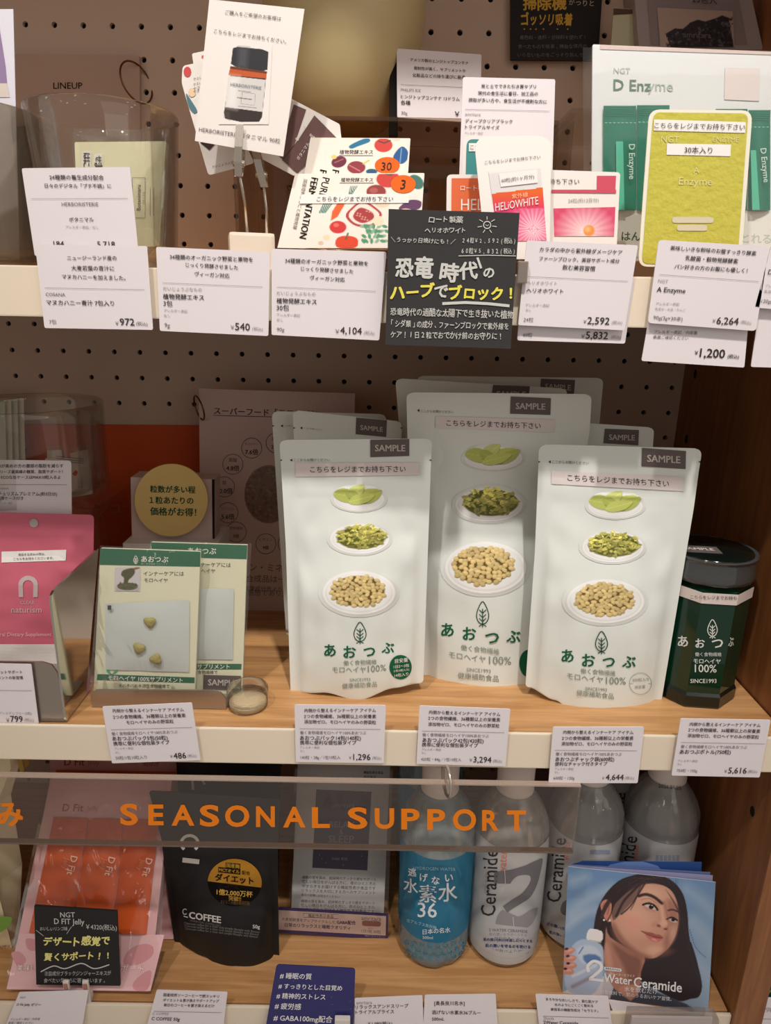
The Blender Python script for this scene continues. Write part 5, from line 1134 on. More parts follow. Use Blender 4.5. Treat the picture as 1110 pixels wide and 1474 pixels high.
# price cards on the middle rail
N1 = (140, 1000, 4.625); N2 = (410, 1000, 5.842); N3 = (590, 1000, 6.1667); N4 = (780, 1030, 5.55); N5 = (950, 1020, 6.9375)
HD = ['内側から整えるインナーケア アイテム', '2つの食物繊維、36種類以上の栄養素']
SM = '働く食物繊維モロヘイヤ100%あおつぶ'
price_card('price_card', N1, [(33, 80), (630, 54), (688, 436), (98, 457)], -.2735, [(HD[0], 103, 108, 575, 100), (HD[1], 105, 150, 588, 138), ('モロヘイヤのみの野菜粒', 193, 186, 508, 178), (SM, 95, 262, 535, 248, MD), ('あおつぶパック5包(50粒)', 100, 293, 468, 287, DK, .009), ('携帯に便利な個包装タイプ', 107, 327, 480, 318, DK, .009), ('アレルギー表記', 115, 360, 240, 357, LT), ('なし', 120, 386, 150, 385, LT), ('50粒/1包10粒入り', 122, 422, 330, 416, MD), ('￥', 485, 412, 502, 411, MD), ('486', 508, 407, 590, 403), ('(税込)', 600, 408, 660, 406, LT)], 'white price card for 486 yen below the steel tray', rules=[(92, 234, 632, 218)])
def TT(L): return L
price_card('price_card', N2, [(82, 84), (850, 90), (832, 576), (92, 566)], -.2735, [(HD[0], 166, 134, 766, 132), (HD[1], 162, 182, 768, 184), ('添加物ゼロ、モロヘイヤのみの野菜粒', 164, 228, 768, 234), (SM, 128, 320, 685, 322, MD), ('あおつぶパック14包(140粒)', 128, 364, 640, 366, DK, .009), ('携帯に便利な個包装タイプ', 128, 404, 602, 404, DK, .009), ('アレルギー表記', 128, 444, 292, 446, LT), ('なし', 130, 474, 168, 474, LT), ('140粒・28g／1包10粒入', 132, 528, 468, 528, MD), ('￥', 540, 530, 560, 530, MD), ('1,296', 576, 522, 720, 524), ('(税込)', 735, 532, 812, 534, LT)], 'white price card for 1,296 yen below the front left seed pouch', rules=[(124, 286, 805, 292)])
price_card('price_card', N3, [(86, 98), (893, 128), (848, 636), (60, 614)], -.2735, [(HD[0], 172, 156, 803, 176), (HD[1], 164, 208, 803, 224), ('添加物ゼロ、モロヘイヤのみの野菜粒', 164, 262, 796, 278), (SM, 112, 356, 702, 368, MD), ('あおつぶパック42包(420粒)', 112, 402, 655, 412, DK, .009), ('携帯に便利な個包装タイプ', 108, 444, 606, 452, DK, .009), ('アレルギー表記', 106, 486, 278, 490, LT), ('なし', 104, 516, 145, 518, LT), ('420粒・84g／1包10粒入', 100, 572, 458, 578, MD), ('￥', 530, 580, 555, 581, MD), ('3,294', 566, 574, 724, 578), ('(税込)', 738, 588, 818, 592, LT)], 'white price card for 3,294 yen below the middle seed pouch', rules=[(110, 322, 840, 338)])
price_card('price_card', N4, [(90, 92), (818, 90), (766, 540), (54, 540)], -.2735, [(HD[0], 172, 134, 733, 136), (HD[1], 162, 182, 733, 182), ('添加物ゼロ、モロヘイヤのみの野菜粒', 158, 226, 724, 228), (SM, 112, 308, 640, 310, MD), ('あおつぶチャック袋(600粒)', 110, 350, 580, 350, DK, .009), ('便利なチャック付きタイプ', 106, 388, 524, 386, DK, .009), ('アレルギー表記', 104, 426, 254, 428, LT), ('なし', 102, 454, 138, 454, LT), ('600粒・120g', 94, 500, 262, 500, MD), ('￥', 482, 500, 500, 500, MD), ('4,644', 512, 492, 655, 492), ('(税込)', 664, 500, 738, 500, LT)], 'white price card for 4,644 yen below the front right seed pouch', rules=[(104, 278, 760, 282)])
price_card('price_card', N5, [(208, 100), (1108, 114), (996, 688), (117, 668)], -.2735, [(HD[0], 300, 156, 1006, 168), (HD[1], 286, 212, 1003, 228), ('添加物ゼロ、モロヘイヤのみの野菜粒', 278, 270, 990, 286), (SM, 210, 380, 872, 388, MD), ('あおつぶボトル(750粒)', 200, 432, 710, 436, DK, .009), ('アレルギー表記', 182, 522, 378, 526, LT), ('なし', 178, 556, 222, 557, LT), ('750粒・150g', 170, 618, 375, 622, MD), ('￥', 645, 626, 672, 627, MD), ('5,616', 686, 616, 868, 620), ('(税込)', 880, 628, 972, 632, LT)], 'white price card for 5,616 yen below the dark green bottle', rules=[(210, 338, 1050, 354)])
# ------------------------------------------------------------------ bottom shelf
M1 = (0, 1000, 3.7); M2 = (0, 1190, 4.2692); M3 = (200, 1100, 4.625); M4 = (380, 1090, 5.265); M5 = (550, 1090, 3.964); M6 = (780, 1090, 3.3636); M7 = (200, 1370, 2.413); M8 = (600, 1370, 2.1765)
# cream box pouch cut by the left edge
cr = atZ((22, 1381), Z3); xr = min(cr.x, -.3065); yf = -.226
e = empty('product_pouch', (xr-.055, yf+.04, Z3)); tag(e, 'cream pouch with a green leaf at the left edge of the bottom shelf', 'pouch')
CRM = mat('cream_pouch', (226, 212, 176), .5, bump=.25, scale=40)
mb = MB(); h = .215; v = []
for z, t in ((0, 0), (.004, .3), (.06, 1), (.14, .85), (.19, .45), (h, .06)):
    d0, d1 = yf+.006*(1-t), yf+.03*t+.004; q_ = min(max((z-.135)/.04, 0), 1)*.026; v += [(xr-.11, d0, Z3+z), (xr+q_, d0+.002, Z3+z), (xr+q_-.012*(t), (d0+d1)/2, Z3+z), (xr+q_, d1+.006, Z3+z), (xr-.11, d1+.006, Z3+z)]
mb.add(v, [[j*5+i, j*5+(i+1) % 5, j*5+5+(i+1) % 5, j*5+5+i] for j in range(5) for i in range(5)]+[[4, 3, 2, 1, 0], [25, 26, 27, 28, 29]], CRM)
mb.build('body', e)
sf = Plane(Vector((0, yf+.0005, Z3)), 0, 0, M2); mb = MB(); ppoly(mb, sf, smooth([(-90, 600), (-20, 560), (45, 553), (74, 565), (55, 610), (10, 645), (-50, 660)]), mat('leaf_green_print', (118, 160, 66), .5), .0012)
text(mb, sf, 'NT', (-2, 750), (40, 738), ink(110, 110, 100), 0, .0012); mb.build('printed_leaf', e)
mb = MB(); 
for dy, c_ in ((.012, (214, 186, 96)), (.020, (196, 150, 60))):
    y = yf+dy; x_ = xr+.0266; mb.add([(x_, y+.004, Z3+.176), (x_, y+.010, Z3+.176), (x_, y+.006, Z3+h-.004), (x_, y, Z3+h-.004)], [[0, 1, 2, 3]], mat('yellow_stripe_%d' % c_[0], c_, .5))
mb.build('side_stripes', e)

# jelly packs
PINKP = mat('pale_pink_card', (226, 176, 178), .5); ORG = mat('orange_stick', (206, 86, 26), .35)
def jelly(Yb, q, k, front, label, tilt):
    sf = Plane(atY((k[0]+q[3][0]/k[2], k[1]+q[3][1]/k[2]), Yb), tilt, 0, k); mb = MB(); sheet(mb, sf, q, PINKP, .0022, .001)
    RB = ink(178, 76, 66)
    if front:
        sf.k = M1; text(mb, sf, 'D Fit', (335, 600), (445, 602), RB, .01); text(mb, sf, 'Jelly', (462, 604), (525, 606), ink(206, 130, 124)); sf.k = M2
        pquad(mb, sf, [(116, 655), (1010, 664), (925, 1010), (40, 998)], mat('pink_petal_band', (232, 186, 190), .5), .0004)
        for pts in ([(790, 760), (880, 720), (940, 740), (930, 800), (840, 850), (760, 840)], [(70, 780), (120, 770), (160, 820), (110, 860)], [(820, 960), (880, 900), (930, 890), (905, 1000), (830, 1004)], [(160, 690), (220, 700), (215, 760), (170, 750)]): ppoly(mb, sf, smooth(pts), ink(214, 150, 156), .0006)
        for bo, mm in ((.05, ink(214, 96, 110)), (.012, WHITE_INK)):
            text(mb, sf, '美味し', (103, 866), (222, 872), mm, bo, .001 if bo > .03 else .0014); text(mb, sf, 'サポート', (690, 868), (886, 876), mm, bo, .001 if bo > .03 else .0014)
    else:
        sf.k = M1; text(mb, sf, 'D Fit', (343, 357), (450, 358), RB, .01); text(mb, sf, 'Jelly', (465, 359), (530, 361), ink(206, 130, 124)); pquad(mb, sf, [(760, 352), (848, 354), (846, 382), (758, 380)], ink(216, 150, 150)); text(mb, sf, 'ゼリー', (765, 366), (845, 368), RB)
        pquad(mb, sf, [(300, 400), (940, 410), (938, 424), (295, 414)], ORG, .001)
    o = mb.build('jelly_pack'); tag(o, label, 'pack', 'orange jelly packs')
    if front:
        sf.k = M2; edges_t = [(330, -58), (545, -52), (762, -46), (985, -40)]; edges_b = [(178, 652), (440, 655), (690, 658), (905, 662)]
        for i in range(3):
            mb = MB(); N, W_ = 14, 8; v = []; q_ = [edges_t[i], (edges_t[i+1][0]-4, edges_t[i+1][1]), (edges_b[i+1][0]-5, edges_b[i+1][1]), edges_b[i]]
            for j in range(N+1):
                for n_ in range(W_+1):
                    u, t = n_/W_, j/N; v.append(sf.at(blerp(q_, u, t), .001+.0042*math.sin(math.pi*u)**.7*min(1, .2+t*2.5)+.0007*noise.noise(Vector((u*3+i*4, t*9, 2)))))
            mb.add(v, [[j*(W_+1)+n_, j*(W_+1)+n_+1, (j+1)*(W_+1)+n_+1, (j+1)*(W_+1)+n_] for j in range(N) for n_ in range(W_)], ORG, True)
            x = (458, 690, 920)[i]; text(mb, sf, 'D Fit', (x, 182+i*7), (x-27, 296+i*5), ink(240, 196, 172), .012, .0068); text(mb, sf, 'Jelly', (x-42, 192+i*5), (x-62, 262+i*4), ink(226, 140, 100), 0, .0068)
            mb.build('stick_pack', o)
        filmover(o, sf, [(300, -330), (1034, -330), (980, 985), (24, 980)], .011, 7, clear('bag_film', (252, 251, 250), .03, .4, .08, .010, bump=1.0, scale=22, stretch=(1, 1, .4)), 22, .0022)
jelly(-.2105, [(74, 1056), (258, 1060), (250, 1352), (62, 1352)], (0, 0, 1.0), False, 'pale pink jelly pack behind, only its header showing above the clear sign', 41)
jelly(-.2622, [(318, -330), (1060, -320), (918, 1012), (45, 1000)], M2, True, 'pale pink pack of three orange jelly sticks leaning in a clear bag', 41)
# hand lettered board on a white clip stand
sf = Plane(atY((110, 1419), -.264), 4, 0, M2); mb = MB(); sheet(mb, sf, [(210, 488), (718, 522), (737, 978), (223, 971)], BOARD, .002)
W2 = ink(196, 194, 190); YE2 = ink(230, 222, 140)
text(mb, sf, 'NGT', (370, 541), (460, 541), W2, .01); text(mb, sf, 'D FIT Jelly', (333, 580), (518, 584), W2, .01, ys=1.1); hand(mb, sf, 'おいしいリンゴ味', (244, 628), (416, 628), W2, .006, ys=1.2); text(mb, sf, '￥4320(税込)', (528, 614), (718, 622), W2, .004, ys=1.1)
pline(mb, sf, [(222, 636), (268, 672)], 3, W2); pline(mb, sf, [(440, 614), (410, 658)], 3, W2)
hand(mb, sf, 'デザート感覚で', (264, 708), (678, 702), YE2, .045); hand(mb, sf, '賢くサポート!!', (270, 802), (690, 792), YE2, .045)
pline(mb, sf, smooth([(250, 892), (330, 856), (400, 872), (500, 840), (580, 872), (672, 848)], 6, False), 7, W2)
hand(mb, sf, '注目成分ブラックジンジャーエキスが', (272, 903), (684, 900), W2, .004, ys=1.25); hand(mb, sf, '食べたい気持ちに寄りそいます。', (268, 945), (655, 946), W2, .006, ys=1.2)
o = mb.build('message_board'); tag(o, 'small black board lettered in yellow about dessert, before the orange jelly pack', 'board')
WP = mat('white_plastic_clip', (220, 214, 206), .4)
P0 = sf.at((480, 1000)); e = empty('sign_stand', (P0.x, -.262, Z3)); tag(e, 'small white clip stand holding the yellow lettered black board', 'stand')
for x in (418, 537):
    a_ = sf.at((x, 918)); mb = MB(); mb.box((a_.x, -.2672, (a_.z+Z3)/2), (.0048, .0024, a_.z-Z3), WP, bev=.0008); mb.box((a_.x, -.2686, a_.z-.005), (.003, .001, .006), ink(170, 120, 104)); mb.build('clip', e)
a_, b_ = sf.at((400, 1000)), sf.at((560, 1000)); mb = MB(); mb.box(((a_.x+b_.x)/2, -.2635, Z3+.0035), (b_.x-a_.x, .005, .007), WP, bev=.001); mb.build('foot', e)

# coffee pouches
KB = mat('black_matte_pouch', (26, 25, 26), .55, spec=.35); CW = ink(206, 202, 196); GOLDP = mat('gold_sticker', (196, 140, 44), .3, .35)
sf = Pouch(Vector((-.1166, -.216, Z3)), crops(M3, [(65, 178), (110, 340), (150, 500), (190, 850), (238, 1195)]), crops(M3, [(940, 232), (925, 560), (925, 900), (934, 1302)]), [(0, 0), (.25, 12), (.5, 30), (.75, 22), (1, 0)], .019, .2, 3, -7, .05, .0012, 21, 4, 6, M3, .8); mb = sf.mesh(KB)
text(mb, sf, 'C', (395, 530), (282, 530), CW, .04, .0006, up=(1, 0), ys=1) if False else None
pline(mb, sf, [(338+56*math.cos(t), 527+52*math.sin(t)) for t in [math.radians(a_) for a_ in range(50, -231, -14)]], 20, CW, .0006)
pline(mb, sf, [(290, 638), (402, 650)], 32, CW, .0006)
sc_ = lambda p: (ppoly(mb, sf, p, GOLDP, .0006))
EL = ellp(638, 788, 180, 158, 40, .05); ppoly(mb, sf, [p for p in EL if p[1] < 815+.12*(p[0]-638)] , GOLDP, .0007); ppoly(mb, sf, [p for p in EL if p[1] >= 800+.12*(p[0]-638)], ink(18, 15, 14), .0006)
for q, t in (([(578, 655), (675, 664), (674, 700), (578, 690)], '国産麹'), ([(528, 684), (676, 700), (675, 736), (527, 720)], 'MCTオイル')): pquad(mb, sf, q, ink(40, 30, 18), .0009, 4); text(mb, sf, t, ((q[0][0]+q[3][0])/2+6, (q[0][1]+q[3][1])/2), ((q[1][0]+q[2][0])/2-6, (q[1][1]+q[2][1])/2), ink(206, 160, 60), .01, .0012)
text(mb, sf, '配合', (686, 722), (740, 728), ink(50, 36, 20), .01, .001); text(mb, sf, 'ダイエット', (508, 752), (762, 780), ink(34, 24, 16), .03, .001); text(mb, sf, 'コーヒー', (572, 806), (700, 818), ink(60, 42, 20), .01, .001)
text(mb, sf, '1億2,000万杯', (518, 850), (757, 868), ink(214, 170, 84), .02, .001); text(mb, sf, '突破!!', (598, 892), (680, 898), ink(206, 160, 76), .02, .001)
for y in (915, 927): text(mb, sf, '※シリーズ累計販売杯数', (545, y-5), (738, y+6), ink(120, 96, 56), 0, .001)
pline(mb, sf, [(306+14*math.cos(t), 982+18*math.sin(t)) for t in [math.radians(a_) for a_ in range(-40, -321, -20)]], 6, CW, .0006); pline(mb, sf, [(298, 1012), (326, 1020)], 6, CW, .0006)
text(mb, sf, 'COFFEE', (335, 1003), (545, 1036), CW, .03, .0006); text(mb, sf, 'CHARCOAL COFFEE DIET', (342, 1040), (545, 1076), ink(120, 116, 112), 0, .0006); text(mb, sf, '50g', (758, 1080), (805, 1082), CW, .02, .0006)
for i, y in enumerate((1056, 1074, 1092)): text(mb, sf, 'Charcoal coffee for a clear and simple lifestyle with flavour', (300+i*3, y), (805-i*6, y+62-i*2), ink(130, 126, 122), 0, .0006)
o = mb.build('coffee_pouch'); tag(o, 'black coffee pouch with a round gold and black sticker', 'pouch', 'black coffee pouches')
sf = Pouch(Vector((-.115, -.150, Z3)), [(252, 1075), (268, 1290)], [(405, 1082), (400, 1300)], [(0, 0), (.5, 6), (1, 0)], .013, .2, 3, -5, .05, .001, 23, 4, 5, M3, .8); mb = sf.mesh(KB); pline(mb, sf, [(425, 108), (432, 128), (442, 130)], 14, CW, .0006); pline(mb, sf, [(356, 96), (360, 172)], 18, CW, .0006)
tag(mb.build('coffee_pouch'), 'black coffee pouch behind the one with the gold sticker', 'pouch', 'black coffee pouches')

# relax leaflet in a leaning acrylic holder
TL = 38
sf = Plane(atZ((480, 1348), Z3), TL, 0, M4); e = empty('leaflet_holder', sf.o); tag(e, 'leaning clear acrylic holder between the coffee pouch and the blue bottle', 'holder')
mb = MB(); mb.poly([sf.at(p, -.001) for p in [(235, -140), (985, -140), (938, 1380), (112, 1322)]] if False else [sf.at(p, -.0014) for p in [(238, -60), (985, -60), (938, 1300), (165, 1260)]], ACR, .002, sf.n); mb.build('back_plate', e)
mb = MB(); mb.poly([sf.at(p, .003) for p in [(248, -60), (978, -60), (938, 1300), (170, 1260)]], ACR, .0016, sf.n); mb.build('front_plate', e)
lo_ = Plane(atZ((480, 1345), Z3)+Vector((0, -.003, 0)), 0, 0, M4); q = [(110, 1143), (942, 1192), (938, 1388), (112, 1328)]
mb = MB(); sheet(mb, lo_, q, mat('deep_purple_card', (70, 58, 110), .45), .0012); pquad(mb, lo_, [(112, 1158), (926, 1204), (922, 1352), (112, 1306)], mat('label_cream', (214, 190, 180), .5), .0003)
PU = ink(86, 66, 110); pline(mb, lo_, [(300, 1182), (565, 1192), (563, 1224), (300, 1212), (300, 1182)], 2.5, DK); text(mb, lo_, '機能性表示食品', (335, 1200), (527, 1208), DK)
text(mb, lo_, '大麦発酵液をアップサイクルした', (135, 1226), (540, 1252), PU); text(mb, lo_, 'GABA配合', (552, 1250), (695, 1256), PU, .03); text(mb, lo_, '日常のリラックスと睡眠クオリティ', (158, 1270), (655, 1296), PU, .015); text(mb, lo_, 'amritara', (738, 1216), (888, 1224), MD); mb.poly(rounded([lo_.at(p, .0008) for p in [(745, 1238), (888, 1246), (886, 1284), (744, 1278)]], .004), mat('brown_capsule', (150, 100, 92), .4)); text(mb, lo_, '30日分', (790, 1296), (828, 1298), MD); text(mb, lo_, '1日1粒 30粒', (740, 1316), (886, 1326), MD); text(mb, lo_, '睡眠の質をサポート', (765, 1352), (918, 1364), ink(160, 150, 180))
o = mb.build('front_card'); tag(o, 'cream and purple card with a capsule picture at the foot of the acrylic holder', 'card')
o.name = 'product_card'
sf2 = Plane(sf.o+sf.n*.0008, TL, 0, M4); mb = MB(); sheet(mb, sf2, [(262, -50), (960, -50), (908, 1200), (205, 1180)], mat('pale_blue_leaflet', (196, 198, 206), .5), .0005)
pquad(mb, sf2, [(398, 244), (815, 262), (783, 858), (366, 838)], mat('night_purple_print', (52, 40, 78), .6), .0002, 4, 4)
SL = ink(150, 142, 164); text(mb, sf2, 'amritara', (515, 362), (686, 364), SL, 0, .0005); text(mb, sf2, 'RELAX', (495, 507), (688, 510), SL, 0, .0005); text(mb, sf2, '&', (572, 566), (602, 566), SL, 0, .0005); text(mb, sf2, 'SLEEP', (490, 618), (682, 621), SL, 0, .0005); text(mb, sf2, 'GABA 配合', (512, 768), (634, 772), SL, 0, .0005)
for x, y in ((420, 740), (440, 770), (740, 750), (600, 818), (470, 800), (700, 700)): ppoly(mb, sf2, ellp(x, y, 4, 4, 6), SL, .0005)
for i, y in enumerate((918, 950, 985, 1018, 1050, 1098, 1128, 1160)): text(mb, sf2, ['睡眠の質を高め、起床時のすっきり感をサポート', '忙しい毎日をがんばる方に、夜のひとときの', 'やすらぎをお届けする機能性表示食品です', 'リラックスを大切にする方へのサプリメント', '毎日の習慣にお役立てください'][i % 5], (290-i*1.5, y-8), ((850 if i != 4 else 580)-i*2, y+10), MD, 0, .0003)
text(mb, sf2, '機能性表示食品', (755, 115), (905, 118), DK, .02); text(mb, sf2, '届出番号', (755, 148), (850, 152), DK)
tag(mb.build('leaflet'), 'pale leaflet picturing a dark purple packet inside the leaning acrylic holder', 'leaflet')

# water bottles
CAPM = mat('white_cap', (226, 214, 206), .5)
def prof_r(z):
    P_ = [(0, .0250), (.003, .0288), (.008, .0308), (.016, .0318), (.0195, .0311), (.023, .0318), (.027, .0312), (.031, .0318), (.110, .0318), (.121, .0318), (.1235, .0308), (.127, .0310), (.130, .0316), (.138, .0308), (.148, .0272), (.157, .0215), (.163, .0168), (.167, .0140), (.172, .0132)]
    for (a_, ra), (b_, rb) in zip(P_[:-1], P_[1:]):
        if z <= b_: return ra+(rb-ra)*(z-a_)/(b_-a_)
    return .0132
PET_B = water('blue_water', (214, 236, 244)); PET_C = water('clear_water', (246, 246, 244))
def bottle(cx, cy, kind, label, deco=None, group='clear water bottles', lab=None, labz=(.008, .1295)):
    e = empty('water_bottle', (cx, cy, Z3)); tag(e, label, 'bottle', group); base = Vector((cx, cy, Z3))
    zz = [0, .0015, .003, .0055, .008, .012, .016, .0195, .023, .027, .031, .05, .08, .110, .121, .1235, .127, .130, .134, .138, .143, .148, .1525, .157, .160, .163, .167, .172]
    fr = lambda a_, z: 1-.04*max(0, math.cos(a_*10))**2*(1 if .128 < z < .160 else 0)-(.05*max(0, math.cos(a_*5))**3 if z < .009 else 0)
    mb = MB(); mb.lathe([(.0001, .004)]+[(prof_r(z), z) for z in zz]+[(.0001, .1725)], base, PET_B if kind == 'blue' else PET_C, 60, True, fr); mb.build('body', e)
    mb = MB(); mb.lathe([(.0142, .1665), (.0158, .1670), (.0158, .1705), (.0150, .1715), (.0153, .1725), (.0154, .196), (.0143, .1985), (.0001, .199)], base, CAPM, 48, True, lambda a_, z: 1+(.010*math.cos(a_*48) if .1726 < z < .1985 else 0)); mb.build('cap', e)
    sf = Cyl(cx, cy, .0318, (0, 0, 1.0), lambda z: prof_r(z-Z3)); mb = MB()
    mb.lathe([(prof_r(z)+.00035, z) for z in np.linspace(labz[0], labz[1], 26)], base, lab, 60)
    if deco: deco(mb, sf)
    mb.build('label', e); return e
BLF = clear('blue_label_film', (120, 196, 226), .02, .25, .06, .50, (66, 150, 188))
WLF = clear('white_label_film', (240, 240, 240), .02, .25, .08, .74, (216, 216, 216))
GR = ink(62, 60, 64); GRL = ink(128, 128, 130); CORAL = ink(222, 128, 100); NAVY = ink(52, 70, 130)
WK = ink(226, 232, 236)
def dblue(mb, sf):
    sf.k = M5
    for t, x0, y0, x1, y1, b_ in (('逃', 150, 655, 195, 660, .02), ('げ', 216, 684, 260, 690, .02), ('な', 284, 704, 328, 704, .02), ('い', 360, 690, 405, 686, .02)): text(mb, sf, t, (x0, y0), (x1, y1), WK, b_, .0006, up=(0, -1))
    for t, x0, y0, x1, y1 in (('水', 124, 725, 204, 745), ('素', 212, 778, 310, 784), ('水', 322, 776, 428, 768)): text(mb, sf, t, (x0, y0), (x1, y1), WK, .012, .0006, up=(0, -1))
    text(mb, sf, '36', (204, 868), (312, 872), WK, .008, .0006, up=(0, -1)); text(mb, sf, 'HYDROGEN WATER', (180, 632), (420, 640), ink(150, 196, 214), 0, .0006)
    text(mb, sf, '北アルプス奥飛騨', (140, 930), (310, 975), ink(170, 206, 220), 0, .0006); text(mb, sf, '日本の名水', (232, 998), (390, 985), WK, .01, .0006); text(mb, sf, '500ml', (232, 1028), (290, 1030), WK, .0, .0006)
    R_ = ink(70, 146, 176)
    for i in range(8):
        for j, y in enumerate((1055, 1090, 1120)):
            x = 135+i*46+(j % 2)*22; y2 = y+22*(1-((x-295)/180)**2)
            if 112 < x < 480: pline(mb, sf, ellp(x, y2, 13, 12, 14)+[(x+13, y2)], 5, R_, .0006)
bottle(.0680, -.205, 'blue', 'pale blue water bottle with white characters and the number 36', dblue, 'water bottles', BLF, (.0345, .1215))
def dcer(k, ox, oy, big=True):
    def f_(mb, sf):
        sf.k = k; P_ = lambda x, y: (x+ox, y+oy)
        text(mb, sf, 'Ceramide', P_(602, 905), P_(618, 528), GR, .006, .0006, ys=1.25); text(mb, sf, 'water', P_(682, 665), P_(690, 532), CORAL, 0, .0006, ys=1.2); text(mb, sf, 'ツーウォーター セラミド', P_(590, 780), P_(598, 640), GRL, 0, .0006)
        if big:
            G2 = ink(122, 120, 124); G3 = ink(150, 148, 150)
            ppoly(mb, sf, [P_(*q) for q in [(640, 655), (740, 642)]+smooth([(820, 618), (880, 590), (916, 580), (908, 640), (884, 730), (845, 800), (790, 838), (735, 872), (715, 890)], 4, False)+[(690, 850)]+smooth([(745, 812), (800, 776), (840, 724), (850, 688), (830, 672), (780, 676), (750, 696), (732, 722)], 4, False)+[(640, 720)]], G2, .0006)
            ppoly(mb, sf, [P_(*q) for q in smooth([(690, 868), (706, 896), (735, 912), (790, 906), (850, 870), (890, 858)], 4, False)+smooth([(882, 900), (860, 946), (830, 972)], 4, False)+[(648, 952)]+smooth([(654, 920), (668, 890), (690, 868)], 4, False)], G3, .0006)
            pline(mb, sf, [P_(700, 640), P_(704, 722)], 2.5, WHITE_INK, .0009); pline(mb, sf, [P_(748, 912), P_(752, 966)], 2.5, WHITE_INK, .0009)
            text(mb, sf, '2 WATER CERAMIDE', P_(610, 984), P_(830, 994), GRL, 0, .0006); text(mb, sf, '肌の潤いをサポートする', P_(612, 1010), P_(826, 1016), GRL); text(mb, sf, '機能性表示食品', P_(640, 1034), P_(812, 1042), GRL)
            text(mb, sf, '肌の潤い(水分)を逃しにくくする', P_(578, 1040), P_(858, 1050), NAVY, .02, .0006); text(mb, sf, '肌の潤いを守るのを助ける', P_(590, 1074), P_(848, 1084), NAVY, .02, .0006); text(mb, sf, '（届出表示より抜粋）', P_(606, 1102), P_(836, 1112), GRL)
            pline(mb, sf, [P_(575, 1032), P_(860, 1034)], 2, NAVY)
    return f_
bottle(.1313, -.203, 'clear', 'clear water bottle with a large grey 2, right beside the blue bottle', dcer(M5, 0, 0), lab=WLF)
def dcer2(mb, sf):
    sf.k = M6; text(mb, sf, 'Ceramide', (55, 700), (82, 392), GR, .006, .0006, ys=1.25); text(mb, sf, 'water', (112, 500), (120, 404), CORAL, 0, .0006, ys=1.2)
    ppoly(mb, sf, smooth([(90, 740), (105, 700), (140, 688), (170, 700), (170, 770), (110, 765)]), ink(122, 120, 124), .0006); text(mb, sf, '肌の潤い(水分)を', (24, 806), (150, 842), NAVY, .02, .0006); text(mb, sf, '肌の潤いを守る', (36, 846), (150, 876), NAVY, .02, .0006)
    prect(mb, sf, 235, 450, 330, 470, ink(150, 160, 176), .0006)
bottle(.1998, -.187, 'clear', 'clear water bottle behind the left edge of the blue brochure', dcer2, lab=WLF, labz=(.008, .122))
def dcer3(mb, sf):
    sf.k = M6; text(mb, sf, 'Ceramide', (375, 680), (428, 382), GR, .006, .0006, ys=1.3); text(mb, sf, 'water', (446, 500), (456, 420), CORAL, 0, .0006, ys=1.2); 
    for i in range(6): prect(mb, sf, 552+i*20, 474, 566+i*20, 500, ink(150, 160, 176), .0006)
o = bottle(.2665, -.185, 'clear', 'clear water bottle nearest the wooden panel, above the brochure', dcer3, lab=WLF, labz=(.008, .122))
mb = MB(); text(mb, Cyl(.2665, -.185, .0158, M6), '2026.01.25', (565, 138), (675, 150), DK, 0, .0008, up=(0, -1)); mb.build('cap_printing', o)
def dcer4(mb, sf): sf.k = M6; text(mb, sf, 'Ceramide', (352, 480), (372, 172), GR, .006, .0006, ys=1.25)
bottle(.2345, -.118, 'clear', 'clear water bottle in the back row between the two right bottles', dcer4, lab=WLF)
bottle(.0670, -.125, 'blue', 'pale blue water bottle in the back row behind the one numbered 36', None, 'water bottles', BLF, (.0345, .1215))

